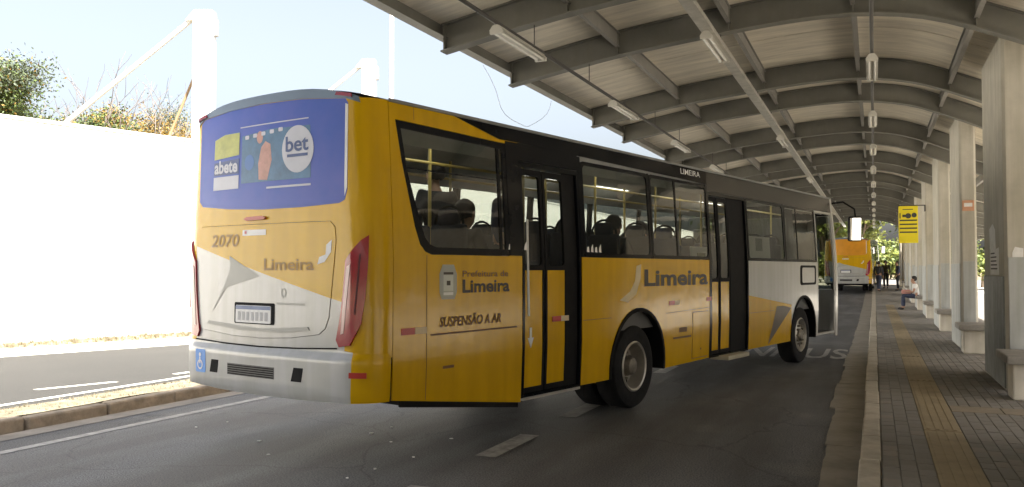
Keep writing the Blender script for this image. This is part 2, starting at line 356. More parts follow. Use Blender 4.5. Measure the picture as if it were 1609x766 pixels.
def brick_mesh(wd, ln, mi):
    key = (round(wd, 3), round(ln, 3), mi)
    if key not in bricks:
        g = .0016; e = .004; b = MB()
        x0, x1, y0, y1 = g, wd - g, g, ln - g
        v = [(x0, y0, -.02), (x1, y0, -.02), (x1, y1, -.02), (x0, y1, -.02), (x0, y0, -e), (x1, y0, -e), (x1, y1, -e), (x0, y1, -e), (x0 + e, y0 + e, 0), (x1 - e, y0 + e, 0), (x1 - e, y1 - e, 0), (x0 + e, y1 - e, 0)]
        b.add(v, [[i, (i + 1) % 4, 4 + (i + 1) % 4, 4 + i] for i in range(4)] + [[4 + i, 4 + (i + 1) % 4, 8 + (i + 1) % 4, 8 + i] for i in range(4)] + [[8, 9, 10, 11]])
        bricks[key] = b.me('paver', [PAV, PAV2, PAV3][mi])
    return bricks[key]
rest = [MB(), MB(), MB()]
for c in pcells:
    mi = random.choice((0, 0, 0, 1, 1, 2)); me = brick_mesh(c[1] - c[0], c[3] - c[2], mi); dz = random.uniform(-.003, .002)
    if c in ns_: link('paver', me, platform, (c[0], c[2], .15 + dz))
    else: rest[mi].add([(q.co.x + c[0], q.co.y + c[2], q.co.z + .15 + dz) for q in me.vertices], [list(p.vertices) for p in me.polygons], mi)
allp = MB()
for r_ in rest: allp.add(r_.v, r_.f); allp.mi[-len(r_.f):] = r_.mi
o = link('pavers', allp.me('pavers', [PAV, PAV2, PAV3]), platform); o['kind'] = 'stuff'
yj = 1.2
while yj < 42:
    L_ = random.choice((3.5, 3.9, 3.9))
    bb = MB().box(.41, .73, yj + .012, yj + L_ - .012, .11, .151, .004)
    for i in range(4): bb.box(.435 + i * .075, .47 + i * .075, yj + .05, yj + L_ - .05, .1511, .1555, .0015)
    bb.obj('tactile_slab', TACT, platform); yj += L_
x = .735
while x < 3.2:
    MB().box(x + .006, x + .494, 10.285, 10.715, .11, .151, .004).obj('crossing_slab', mat('crossing_ochre', (.215, .18, .13), .85, var=.25, scale=4, bump=.4, bscale=50), platform); x += .5

# ------------------------------------------------------------------ canopy
zc = interp_smooth([-4.8, -4.0, -3.3, -1.85, -.83, -.24, .6, 1.5, 2.3, 3.2, 4.2, 5.2], [4.27, 4.42, 4.54, 4.71, 4.79, 4.79, 4.66, 4.30, 3.93, 3.62, 3.38, 3.22])
XS = list(np.linspace(-4.78, 5.15, 40))
canopy = empty('station_canopy', (1.6, 20, .15))
canopy.location = (0, 0, 0)
tag(canopy, 'long curved grey steel canopy with arched ribs over the platform and bus lane', 'canopy')
b = MB()
def strip(b, z0, z1, y0, y1):
    v = []; n = len(XS)
    for x in XS:
        z = zc(x); v += [(x, y0, z + z0), (x, y1, z + z0), (x, y1, z + z1), (x, y0, z + z1)]
    f = []
    for i in range(n - 1):
        for k in range(4): f.append([i * 4 + k, i * 4 + (k + 1) % 4, i * 4 + 4 + (k + 1) % 4, i * 4 + 4 + k])
    f += [[0, 1, 2, 3], [4 * n - 1, 4 * n - 2, 4 * n - 3, 4 * n - 4]]
    b.add(v, f)
strip(b, 0, .018, -.085, .085); strip(b, .018, .325, -.009, .009); strip(b, .325, .342, -.07, .07)
for x in (-4.74, -3.18, -1.7, -.21, 1.13):
    z = zc(x); b.box(x - .008, x + .008, -.075, .075, z + .02, z + .325)
rib_me = b.me('rib', STEEL, True)
RY = []
for n in range(-4, 9): RY += [9.2 + 5.95 * n, 11.28 + 5.95 * n]
for y in RY: link('rib', rib_me, canopy, (0, y, 0))
pur = {}
for ya, yb in zip(RY[:-1], RY[1:]):
    for x in (-3.18, -1.7, -.21, 1.13, 2.6, 4.2):
        key = (x, round(yb - ya, 2))
        if key not in pur:
            z = zc(x); bb = MB(); ln = yb - ya
            bb.box(x - .03, x + .03, .012, ln - .012, z + .12, z + .128); bb.box(x - .004, x + .004, .012, ln - .012, z + .128, z + .31); bb.box(x - .03, x + .03, .012, ln - .012, z + .31, z + .318)
            pur[key] = bb.me('purlin', STEELD)
        link('purlin', pur[key], canopy, (0, ya, 0))
cuts = []
for ya, yb in zip(RY[:-1], RY[1:]): cuts += [ya] if yb - ya < 3 else [ya, (ya + yb) / 2]
cuts = [RY[0] - .6] + cuts[1:] + [RY[-1] + .4]
for ya, yb in zip(cuts[:-1], cuts[1:]):
    b = MB(); XR = np.linspace(-4.80, 5.16, 46); v = []
    for i, x in enumerate(XR):
        z = zc(min(max(x, -4.8), 5.2)) + .345 + random.uniform(-.002, .002)
        v += [(x, ya + .008, z), (x, yb - .008, z + .004), (x, yb - .008, z + .05), (x, ya + .008, z + .046)]
    n = len(XR); f = [[i * 4 + k, i * 4 + (k + 1) % 4, i * 4 + 4 + (k + 1) % 4, i * 4 + 4 + k] for i in range(n - 1) for k in range(4)] + [[0, 1, 2, 3], [4 * n - 1, 4 * n - 2, 4 * n - 3, 4 * n - 4]]
    b.add(v, f); b.obj('roof_sheet', SHEET, canopy, smooth=True)
    b = MB(); v = []
    for x in XR:
        z = zc(min(max(x, -4.8), 5.2)) + .402; v += [(x, yb - .06, z), (x, yb + .06, z), (x, yb + .06, z + .012), (x, yb - .06, z + .012)]
    b.add(v, f); b.obj('seam_light_stop', STEELD, canopy, smooth=True)  # strip added above each sheet joint to stop daylight leaking through
Y0, Y1 = cuts[0], cuts[-1]
b = MB(); b.box(-4.86, -4.81, Y0, Y1, 4.45, 4.68); b.box(-4.81, -4.72, Y0, Y1, 4.45, 4.462); b.obj('eave_beam', STEEL, canopy)
b = MB(); b.box(5.17, 5.23, Y0, Y1, 3.25, 3.58); b.obj('eave_beam', STEEL, canopy)
# loose cable below the eave
pts = [(-4.9 + .04 * math.sin(i), 10.6 + i * .17, 4.45 - .62 * (1 - ((i - 8) / 8) ** 2)) for i in range(17)]
tag(MB().tube(pts, .0035, 6).obj('loose_cable', FIXT), 'thin loose cable sagging in a loop below the canopy eave', 'cable')

# piers with benches
PN = list(range(-2, 9))
pier_y = [12.3 + 5.95 * n for n in PN]
def make_pier():
    root = empty('concrete_pier')
    b = MB(); z1 = 4.62
    c = .035; x0, x1, y0, y1 = 0, .28, 0, 2.15
    poly = [(x0 + c, y0), (x1 - c, y0), (x1, y0 + c), (x1, y1 - c), (x1 - c, y1), (x0 + c, y1), (x0, y1 - c), (x0, y0 + c)]
    # top follows the roof
    n = 8; v = [(p[0], p[1], 0) for p in poly] + [(p[0], p[1], zc(1.5 + p[0]) + .33 - .15) for p in poly]
    b.add(v, [list(range(n))[::-1], list(range(n, 2 * n))] + [[i, (i + 1) % n, n + (i + 1) % n, n + i] for i in range(n)])
    s = b.obj('shaft', PIER, root)
    b = MB()
    b.box(-.014, -.001, .05, 2.1, 0.02, 1.62, .003); b.obj('side_plinth', PIERB, root)
    b = MB(); b.box(.04, .24, -.014, -.001, .45, 1.66, .003); b.obj('end_panel', PIERB, root)
    return root
pier0 = make_pier()
def make_bench():
    root = empty('concrete_bench')
    MB().box(-.12, .40, 0, 1.0, .42, .52, .018).obj('seat_slab', BENCHT, root)
    MB().box(-.05, .36, .12, .55, 0, .418, .02).obj('support_block', BENCHW, root)
    return root
bench0 = make_bench()
for i, (n, y) in enumerate(zip(PN, pier_y)):
    p = pier0 if i == 0 else copy_tree(pier0); p.location = (1.5, y, pz(y))
    bn = bench0 if i == 0 else copy_tree(bench0); bn.location = (1.5, y - 1.03, pz(y))
    lab = {-2: 'bare concrete canopy pier two before the notice-covered dark pier', -1: 'bare concrete canopy pier just before the notice-covered dark pier', 2: 'bare concrete pier between the orange-plate pier and the yellow-sign pier', 5: 'bare concrete canopy pier next past the seated man', 6: 'bare concrete canopy pier, second past the seated man', 7: 'bare concrete canopy pier, last but one at the far end', 8: 'bare concrete canopy pier, last at the far end'}.get(n)
    bl = {-2: 'concrete slab bench two piers before the notice-covered dark pier', -1: 'concrete slab bench at the pier before the notice-covered dark one', 2: 'concrete slab bench between the orange-plate and yellow-sign piers', 5: 'empty concrete slab bench next past the seated man', 6: 'empty concrete slab bench, second past the seated man', 7: 'empty concrete slab bench at the last but one pier', 8: 'empty concrete slab bench at the last pier'}.get(n)
    if n == 0: lab = 'concrete canopy pier with dark painted side and torn paper notices'; bl = 'concrete slab bench on white block beside the notice-covered dark pier'
    if n == 1: lab = 'concrete canopy pier with a small orange plate on its end face'; bl = 'concrete slab bench on white block beside the pier with orange plate'
    if n == 3: lab = 'concrete canopy pier carrying the hanging yellow route sign'; bl = 'concrete slab bench on white block beneath the yellow route sign'
    if n == 4: bl = 'concrete slab bench with a seated man in white shirt on it'; lab = 'concrete canopy pier behind the seated man in white shirt'
    tag(p, lab, 'pier', 'concrete piers along the platform'); tag(bn, bl, 'bench', 'concrete benches at the pier ends')
    if n == 0:
        for ch in p.children:
            if ch.name.startswith('side_plinth'):
                bpy.data.objects.remove(ch)
                MB().box(-.016, -.001, .03, 2.12, 0.02, 1.42, .003).obj('side_plinth', PIERD, p)
                break
# torn notices on the first pier
def notice(name, pts, x, y, z, face, m, label, marks=True):
    o = MB(); (o.prism(pts, -.003, 0, 'x') if face == 'x' else o.prism(pts, -.003, 0, 'y'))
    o = o.obj(name, m, None, (x, y, z)); tag(o, label, 'notice')
    if marks:
        b = MB(); w0 = min(p[0] for p in pts); w1 = max(p[0] for p in pts); h0 = min(p[1] for p in pts); h1 = max(p[1] for p in pts)
        for k in range(5):
            zz = h1 - .06 - k * (h1 - h0 - .1) / 5; ln = random.uniform(.5, .95) * (w1 - w0 - .12)
            if face == 'x': b.box(-.0045, -.0031, w1 - .06 - ln, w1 - .06, zz - .018, zz)
            else: b.box(w0 + .03, w0 + .03 + ln, -.0045, -.0031, zz - .01, zz)
        b.obj('print', PRINTK, o)
    return o
notice('paper_notice', [(0, 0), (.62, .02), (.66, .3), (.3, .36), (.05, .27)], 1.4985, 13.1, 1.92, 'x', PAPER, 'torn white paper notice, upper one on the dark pier side', False)
notice('paper_notice', [(0, 0), (.9, 0), (.9, .36), (.4, .34), (0, .36)], 1.4985, 12.8, 1.585, 'x', PAPER, 'printed white paper notice, lower one on the dark pier side')
notice('paper_notice', [(0, 0), (.12, .01), (.12, .2), (.03, .22), (0, .15)], 1.585, 12.297, 1.72, 'y', PAPER, 'small torn notice on the end face of the dark pier')
b = MB().box(-.10, .10, -.014, -.002, -.10, .10, .004).obj('warning_plate', ORS, None, (1.64, 18.248, 2.86)); tag(b, 'small square orange plate on a pier end face', 'sign')
MB().box(-.07, .07, -.017, -.0145, -.02, .05).obj('print', PAPER, b)
# yellow route sign
rs = empty('route_sign', (1.0, 29.9, 2.49)); tag(rs, 'hanging yellow bus route sign with black lines of print', 'sign')
MB().box(-.28, .28, -.02, .02, 0, 1.17, .008).obj('panel', SIGNY, rs)
MB().box(-.28, .5, -.012, .012, 1.172, 1.20).obj('bracket', PIPE, rs); MB().box(.47, .5, -.012, .25, 1.0, 1.172).obj('bracket', PIPE, rs)
for k in range(4): MB().box(-.25, .25, -.0235, -.0205, .32 + k * .125, .365 + k * .125).obj('print_line', PRINTK, rs)
b = MB(); b.lathe([(-.003, .001), (-.003, .085), (0, .085)], 24, 'y', c=(0, -.0205, .86)); b.obj('emblem', PRINTK, rs)
b = MB(); b.lathe([(-.003, .001), (-.003, .075), (0, .075)], 24, 'y', c=(.17, -.0205, .88)); b.obj('emblem', PRINTK, rs)
MB().box(-.25, -.22, -.0235, -.0205, .78, .95).obj('print', PRINTK, rs); MB().box(-.17, -.08, -.0235, -.0205, .82, .90).obj('print', PRINTK, rs)
MB().box(-.16, .14, -.0235, -.0205, 1.05, 1.075).obj('print', PRINTK, rs)

# ------------------------------------------------------------------ light lines under the canopy
def make_fixture():
    root = empty('tube_light')
    b = MB(); b.prism([(-.075, 0), (.075, 0), (.04, .05), (.018, .06), (-.018, .06), (-.04, .05)], 0, 1.32, 'y'); b.obj('housing', FIXT, root)
    MB().tube([(-.035, .04, -.018), (-.035, 1.28, -.018)], .014, 8).obj('tube', TUBEM, root, smooth=True)
    MB().tube([(.035, .04, -.018), (.035, 1.28, -.018)], .014, 8).obj('tube', TUBEM, root, smooth=True)
    for y in (.0, 1.29): MB().box(-.07, .07, y, y + .03, -.035, -.001).obj('end_cap', FIXT, root)
    return root
fx0 = make_fixture(); first = True
def conduit(x, z, r, label, hang):
    root = empty('conduit_line', (x, 0, z)); tag(root, label, 'conduit')
    MB().tube([(0, -10, 0), (0, 62, 0)], r, 8).obj('pipe', PIPE, root, smooth=True)
    for y in RY:
        if -8 < y < 61: MB().tube([(0, y, r), (0, y, zc(x) - z)], .006, 5).obj('hanger', PIPE, root)
    return root
conduit(-3.6, 4.23, .022, 'dark conduit hung below the ribs along the road-side eave', 1)
conduit(0, 4.46, .022, 'dark conduit hung under the crown of the canopy above the kerb', 1)
tr = empty('cable_tray', (-1.81, 0, 4.5)); tag(tr, 'pale galvanised cable tray hung lengthwise under the canopy ribs', 'cable tray')
yy = -10
while yy < 62:
    b = MB(); b.box(-.07, .07, yy + .006, yy + 2.994, 0, .006); b.box(-.07, -.064, yy + .006, yy + 2.994, .006, .06); b.box(.064, .07, yy + .006, yy + 2.994, .006, .06)
    b.obj('tray_section', GALV, tr); MB().box(-.075, .075, yy - .02, yy + .02, -.004, -.001).obj('joint_plate', GALV, tr); yy += 3
for y in RY:
    if -8 < y < 61: MB().tube([(0, y, .06), (0, y, zc(-1.81) - 4.5)], .006, 5).obj('hanger', PIPE, tr)
for x, z, ys0, lab, grp in ((-3.6, 4.145, 8.1, 'white twin-tube light on the conduit near the road-side eave', 'tube lights along the eave conduit'), (0, 4.375, 11.9, 'white twin-tube light on the conduit above the kerb', 'tube lights along the crown conduit'), (-1.81, 4.43, 10.2, 'white twin-tube light below the galvanised cable tray', 'tube lights below the cable tray')):
    for k in range(-2, 12):
        y = ys0 + k * 4.32
        if y < -3 or y > 60: continue
        if x == -1.81 and k % 2: continue
        o = fx0 if first else copy_tree(fx0); first = False; o.location = (x, y, z)
        tag(o, lab, 'lamp', grp)

# ------------------------------------------------------------------ the city bus
LB = 13.2
def _plan():
    pts = []; r = .24
    for x in np.linspace(0, 1.25 - r, 40): pts.append((x, .07 * (x / 1.25) ** 2))
    y1 = pts[-1][1]
    for a in np.linspace(0, math.pi / 2, 24)[1:]: pts.append((1.25 - r + r * math.sin(a), y1 + r * (1 - math.cos(a))))
    ys = pts[-1][1]; rf = .3; yf = LB - .12 - rf
    pts.append((1.25, yf)); s_i = len(pts) - 2
    for a in np.linspace(0, math.pi / 2, 24)[1:]: pts.append((1.25 - rf + rf * math.cos(a), yf + rf * math.sin(a)))
    for x in np.linspace(1.25 - rf, 0, 30)[1:]: pts.append((x, LB - .12 + .12 * (1 - (x / .95) ** 2)))
    p = np.array(pts); d = np.r_[0, np.cumsum(np.hypot(*np.diff(p, axis=0).T))]; return p, d, d[s_i] - ys
PLP, PLD, KS = _plan()
UMAX = PLD[-1]
def us(y): return y + KS                                    # side coordinate from local y
def ur(x): return math.copysign(float(np.interp(abs(x), PLP[:63, 0], PLD[:63])), x)   # rear coordinate from local x
def uf(x): return UMAX - abs(x)
def bmap(u, z, off=0):
    def P(u, z):
        s = -1 if u < 0 else 1; a = abs(u)
        cx = float(np.interp(a, PLD, PLP[:, 0])); cy = float(np.interp(a, PLD, PLP[:, 1]))
        t = .02 * max(0, (.9 - z) / .5) + (.075 * ((z - 1.75) / 1.3) ** 1.2 if z > 1.75 else 0)
        rl = 0 if z < 1.0 else .02 * ((z - 1) / 2.1)
        fl_ = 0 if z < 1.2 else .22 * ((z - 1.2) / 1.9) ** 1.4
        kr = max(0, 1 - cy / .6); kf = max(0, 1 - (LB - cy) / 1.2)
        return Vector((s * cx * (1 - t / 1.25), cy + rl * kr - fl_ * kf, z))
    p = P(u, z)
    if off:
        e = .01; n = (P(u + e, z) - P(u - e, z)).cross(P(u, z + e) - P(u, z - e)).normalized(); p = p + n * off
    return p
bus = empty('city_bus', (-4.88, 5.996, 0), R(-13.5))
tag(bus, 'yellow and white city bus with blue rear window advert, pulling in to the kerb', 'bus')
def patch(name, outer, m, holes=(), off=0, parent=None, thick=.012, cutl=(), matfn=None, step=.3, smooth=True):
    polys = [[Vector((p[0], p[1], 0)) for p in q] for q in [outer, *holes]]
    tris = tessellate_polygon(polys); fl2 = [p for q in polys for p in q]
    bm = bmesh.new(); bv = [bm.verts.new(p) for p in fl2]
    for t in tris:
        try: bm.faces.new([bv[i] for i in t])
        except ValueError: pass
    def cut(co, no): bmesh.ops.bisect_plane(bm, geom=bm.verts[:] + bm.edges[:] + bm.faces[:], plane_co=co, plane_no=no, dist=1e-5)
    u0 = min(p.x for p in fl2); u1 = max(p.x for p in fl2); z0 = min(p.y for p in fl2); z1 = max(p.y for p in fl2)
    zz = [z for z in (.64, .7, .8, .9, .92, .94, .955, .97, .985, 1.0, 1.2, 1.75, 1.95, 2.15, 2.35, 2.55, 2.75, 2.95, 3.05) if z0 < z < z1]
    for z in zz: cut((0, z, 0), (0, 1, 0))
    k1, k2 = us(.3), UMAX - 1.6; lines = []
    for sgn in (1, -1):
        lines += [sgn * q for q in np.arange(0, .95, .16)] + [sgn * q for q in np.arange(.95, k1 + .05, .05)] + [sgn * us(q) for q in (.6, .9, 1.2, LB - 1.2, LB - .8)] + [sgn * q for q in np.arange(UMAX - 1.5, UMAX, .07)]
    for q in lines:
        if u0 + .001 < q < u1 - .001: cut((q, 0, 0), (1, 0, 0))
    for (ax, az), (bx_, bz) in cutl:
        d = Vector((bx_ - ax, bz - az, 0)); cut((ax, az, 0), (-d.y, d.x, 0))
    bmesh.ops.dissolve_degenerate(bm, dist=1e-5, edges=bm.edges[:])
    bm.normal_update()
    for f in bm.faces:
        if f.normal.z < 0: f.normal_flip()
        if matfn: c = f.calc_center_median(); f.material_index = matfn(c.x, c.y)
        f.smooth = smooth
    for q in bm.verts: q.co = bmap(q.co.x, q.co.y, off(q.co.x, q.co.y) if callable(off) else off)
    me = bpy.data.meshes.new(name); bm.to_mesh(me); bm.free()
    for k in (m if isinstance(m, (list, tuple)) else [m]): me.materials.append(k)
    o = link(name, me, parent or bus)
    if thick > .003:
        sm = o.modifiers.new('thickness', 'SOLIDIFY'); sm.thickness = thick; sm.offset = -1
        es = o.modifiers.new('crease', 'EDGE_SPLIT'); es.split_angle = R(40)
    return o
def rect(u0, u1, z0, z1, r=0, n=4):
    if not r: return [(u0, z0), (u1, z0), (u1, z1), (u0, z1)]
    pts = []
    for cx, cz, a0 in ((u1 - r, z0 + r, -90), (u1 - r, z1 - r, 0), (u0 + r, z1 - r, 90), (u0 + r, z0 + r, 180)):
        for k in range(n + 1): a = R(a0 + 90 * k / n); pts.append((cx + r * math.cos(a), cz + r * math.sin(a)))
    return pts
def S(poly): return [(us(y), z) for y, z in poly]
def RR(poly): return [(ur(x), z) for x, z in poly]
def letters(txt, m, u0, z0, width, height, bold=.0, shear=0, off=.004, parent=None, slope=0, name='lettering'):
    v, f = text_mesh(txt, bold, shear); sx = width / v[:, 0].max(); sz = height / .72
    me = mesh(name, [bmap(u0 + p[0] * sx, z0 + p[1] * sz + slope * p[0] * sx, off) for p in v], f, m); return link(name, me, parent or bus)
roofz = lambda x: 3.05 + .135 * (1 - abs(x / 1.18) ** 3.2)

# --- rear
TOPZ = [(x, roofz(x) - .012) for x in np.linspace(1.17, -1.17, 25)]
winr = [(-1.01, 2.29), (-.95, 2.24), (-.5, 2.20), (0, 2.178), (.5, 2.178), (.94, 2.195), (1.0, 2.22), (1.03, 2.30), (1.062, 3.0), (1.035, 3.04), (.5, 3.085), (0, 3.097), (-.5, 3.09), (-.99, 3.055), (-1.04, 3.02)]
lid = [(-.97, 1.25), (-.95, 1.16), (-.88, 1.11), (-.4, 1.075), (0, 1.07), (.4, 1.09), (.72, 1.13), (.79, 1.18), (.83, 1.27), (.90, 1.9), (.89, 2.0), (.84, 2.05), (-.95, 2.05), (-1.01, 2.02), (-1.03, 1.96)]
split = ((ur(-1.12), 1.9), (ur(.95), 1.40))
def white_rear(u, z):
    a, c = split; t = (u - a[0]) / (c[0] - a[0]); return 1 if z < a[1] + t * (c[1] - a[1]) else 0
UC = us(.62)
seam_lo = 1.0
tail = [(.958, 1.037), (1.068, 1.057), (1.155, 1.227), (1.185, 1.436), (1.203, 1.71), (1.212, 1.931), (1.151, 1.89), (1.083, 1.816), (1.018, 1.734), (.992, 1.456), (.959, 1.245), (.927, 1.093)]
mir = lambda poly: [(-p[0], p[1]) for p in poly[::-1]]
outer = [(-UC, 1.0)] + [(ur(x), 1.0) for x in np.linspace(-1.2, 1.2, 13)] + [(UC, 1.0), (UC, 3.045)] + [(us(.3), 3.045)] + [(ur(x), z) for x, z in TOPZ] + [(-us(.3), 3.045), (-UC, 3.045)]
grow = lambda poly, g: [(p[0] + g * (1 if p[0] > sum(q[0] for q in poly) / len(poly) else -1), p[1] + g * (1 if p[1] > sum(q[1] for q in poly) / len(poly) else -1)) for p in poly]
wr = RR(winr); lr = RR(lid)
winq = S([(.41, 2.90), (.47, 2.55), (.60, 2.02), (.66, 1.87), (.72, 1.81), (.80, 1.785), (1.93, 1.785), (1.93, 2.875)])
def clipq(q): return q
# side window overlaps the rear panel edge: the rear corner stops at the window
outer = [(-UC, .95)] + [(ur(x), .95) for x in np.linspace(-1.2, 1.2, 13)] + [(us(.33), .95), (us(.33), 3.045)] + [(ur(x), z) for x, z in TOPZ] + [(-us(.33), 3.045), (-UC, 3.045)]
rb = patch('rear_panel', outer, [YEL, WHT], holes=[grow(wr, -.005), grow(lr, .004), tail, mir(tail)], cutl=[split], matfn=lambda u, z: white_rear(u, z) if abs(u) < ur(1.0) else 0)
patch('engine_lid', lr, [YEL, WHT], off=.005, cutl=[split], matfn=white_rear)
rw = patch('rear_window', wr, FILM, off=.002)
patch('window_trim', RR([(1.0, 2.25), (1.03, 2.32), (1.062, 2.99), (1.035, 3.0), (1.0, 2.34)]), WHTD, off=.004, parent=rw, thick=.004)
UL = [(-1.13, 3.0), (-1.04, 3.035), (-.99, 3.06), (-.5, 3.09), (0, 3.10), (.5, 3.088), (1.03, 3.043), (1.16, 3.0)]
patch('roof_edge_trim', RR([(x, z + .0) for x, z in UL] + [(x, roofz(x) - .008) for x in np.linspace(1.15, -1.15, 15)]), mat('trim_grey_blue', (.13, .19, .27), .35, var=.1, coat=.3), off=.006)
for s in (1, -1):
    t_ = patch('tail_light', tail if s > 0 else mir(tail), REDL, off=.022, thick=.03)
    strip_ = [(.978, 1.14), (1.012, 1.15), (1.067, 1.70), (1.034, 1.68)]
    patch('reversing_lens', strip_ if s > 0 else mir(strip_), PINK, off=.026, parent=t_, thick=.004)
    strip_ = [(1.10, 1.30), (1.112, 1.30), (1.15, 1.78), (1.138, 1.78)]
    patch('lens_divider', strip_ if s > 0 else mir(strip_), mat('dark_red', (.09, .004, .01), .3), off=.026, parent=t_, thick=.004)
    patch('marker_light', [(s * ur(x), z) for x, z in ([(.93, 3.075), (1.1, 3.045), (1.1, 3.075), (.95, 3.10)] if s > 0 else [(.93, 3.075), (1.1, 3.045), (1.1, 3.075), (.95, 3.10)][::-1])], REDL, off=.02, thick=.02)
# bumper
bo = [(-us(.62), .62), (ur(-1.15), .615), (ur(-.6), .59), (0, .58), (ur(.6), .585), (ur(1.15), .60), (us(.30), .60), (us(.30), .985), (ur(1.15), .99), (ur(.9), 1.02), (ur(.5), .998), (0, .988), (ur(-.5), .992), (ur(-.95), 1.01), (ur(-1.15), 1.005), (-us(.62), .985)]
bcut = ((ur(1.085), .5), (ur(1.085), 1.1))
def sst(t): t = min(1, max(0, t)); return t * t * (3 - 2 * t)
def boff(u, z): return .004 + (.042 * sst((1.0 - z) / .075) - .03 * sst((.66 - z) / .1)) * (1 - .75 * sst((abs(u) - .9) / .4))
bu = patch('rear_bumper', bo, [WHT, YEL], off=boff, thick=.03, cutl=[bcut], matfn=lambda u, z: 1 if u > ur(1.085) else 0)
patch('grille', RR(rect(-.41, .24, .735, .835)), GRILL, off=.048, parent=bu, thick=.004)
for k in range(5): patch('grille_bar', RR(rect(-.40, .23, .742 + k * .0185, .751 + k * .0185)), BLKM, off=.052, parent=bu, thick=.004)
for x in (.45, -.69): patch('tow_cover', RR([(x, .735), (x + .12, .735), (x + .14, .85), (x + .03, .85)]), BLKM, off=.049, parent=bu, thick=.008)
patch('access_sticker', RR(rect(-.93, -.76, .72, .93, .02)), BLUED, off=.0485, parent=bu, thick=.002)
b = MB()
def disc(name, cx, cz, rx, rz_, m, off, parent, n=20, inner=None):
    o = [(cx + rx * math.cos(2 * math.pi * k / n), cz + rz_ * math.sin(2 * math.pi * k / n)) for k in range(n)]
    h = [[(cx + inner * rx * math.cos(2 * math.pi * k / n), cz + inner * rz_ * math.sin(2 * math.pi * k / n)) for k in range(n)]] if inner else []
    return patch(name, o, m, holes=h, off=off, parent=parent, thick=.002)
disc('access_symbol', ur(-.85), .79, .045, .045, WHTD, .0515, bu, inner=.7); disc('access_symbol', ur(-.85), .88, .018, .018, WHTD, .0515, bu, 10)
patch('access_symbol', RR([(-.862, .80), (-.842, .80), (-.842, .86), (-.862, .86)]), WHTD, off=.0515, parent=bu, thick=.002)
patch('reflector', [(ur(1.07), .80), (ur(1.18), .80), (ur(1.18), .845), (ur(1.07), .845)], REDL2, off=.036, parent=bu, thick=.004)
gl_ = [(-1.0, 1.012), (-.5, .997), (0, .993), (.5, 1.003), (.93, 1.022)]
patch('bumper_gap', RR([(x, z - .003) for x, z in gl_] + [(x, z + .009) for x, z in gl_[::-1]]), BLKM, off=.0095, thick=.002)
# lid dressing
patch('swoosh', RR([(-.74, 1.26), (-.50, 1.50), (-.02, 1.60), (-.46, 1.78), (-.455, 1.66), (-.53, 1.52)]), GREYM, off=.0085, thick=.002)
patch('swoosh', RR([(.70, 1.70), (.78, 1.72), (.85, 1.80), (.86, 1.90), (.80, 1.86), (.79, 1.78), (.72, 1.76)]), WHTD, off=.0085, thick=.002)
pl = patch('plate_recess', RR(rect(-.37, .19, 1.185, 1.37, .015)), BLKM, off=.0078, thick=.002)
pp = patch('number_plate', RR(rect(-.345, .145, 1.195, 1.345, .012)), WHTD, off=.013, thick=.006)
patch('plate_band', RR(rect(-.34, .14, 1.31, 1.342)), mat('plate_blue', (.20, .25, .40), .5), off=.0155, parent=pp, thick=.002)
for k in range(7): patch('plate_mark', RR(rect(-.31 + k * .063, -.272 + k * .063, 1.215, 1.29)), mat('plate_faded_grey', (.45, .45, .46), .5), off=.0155, parent=pp, thick=.002)
patch('lid_moulding', RR([(-.80, 1.165), (-.3, 1.125), (.3, 1.125), (.62, 1.16), (.6, 1.185), (0, 1.15), (-.78, 1.19)]), GREYM, off=.013, thick=.008)
letters('2070', FADE, ur(-.76), 1.865, .44, .11, .02, .15, .0085)
letters('Limeira', FADE, ur(.04), 1.655, .62, .10, .02, 0, .0085)
patch('inspection_sticker', RR(rect(-.27, .06, 1.955, 2.005)), WHTD, off=.0085, thick=.002)
patch('inspection_print', RR(rect(-.24, -.21, 1.97, 1.995)), REDL2, off=.0105, thick=.002)
disc('maker_emblem', ur(.30), 1.46, .03, .04, GREYM, .0085, bus, inner=.72)
patch('maker_print', RR(rect(.22, .56, 1.36, 1.378)), GREYM, off=.0085, thick=.002)
patch('brake_light', RR([(-.24, 2.10), (-.2, 2.085), (.04, 2.09), (.07, 2.105), (.02, 2.12), (-.2, 2.118)]), REDL2, off=.025, thick=.02)
# film print on the rear window
fo = .0042
def fp(name, poly, m, o=fo): return patch(name, RR(poly), m, off=o, parent=rw, thick=.0015)
PY = mat('print_yellow', (.45, .46, .12), .4, var=.2, scale=9); PW = mat('print_white', (.55, .56, .62), .4, var=.08); PT = mat('print_teal', (.05, .16, .30), .4, var=.3, scale=7); PS = mat('print_peach', (.52, .27, .22), .4, var=.2, scale=9); PD = mat('print_navy', (.03, .07, .22), .4, var=.2)
fp('advert_field', [(-.32, 2.42), (.62, 2.42), (.62, 2.86), (.1, 2.87), (-.32, 2.84)], PT)
fp('advert_block', [(-.77, 2.66), (-.36, 2.68), (-.36, 2.88), (-.6, 2.88), (-.77, 2.84)], PY, .005)
fp('advert_block', [(-.77, 2.38), (-.36, 2.38), (-.36, 2.50), (-.77, 2.50)], PW, .005)
fp('advert_band', [(-.77, 2.515), (-.36, 2.515), (-.36, 2.65), (-.77, 2.63)], PD, .005)
letters('abete', PW, ur(-.76), 2.535, .38, .115, .03, 0, .0065, rw, name='advert_lettering')
disc('advert_disc', ur(.46), 2.67, .20, .20, PW, .006, rw, 32)
letters('bet', PD, ur(.31), 2.655, .29, .13, .02, 0, .0085, rw, name='advert_lettering')
fp('advert_line', rect(.33, .59, 2.605, 2.63), PD, .0085)
fp('advert_figure', [(-.06, 2.44), (.06, 2.43), (.12, 2.6), (.10, 2.74), (.03, 2.77), (-.03, 2.72), (-.07, 2.58)], PS, .005)
disc('advert_figure', ur(-.05), 2.81, .045, .055, PS, .006, rw, 16)
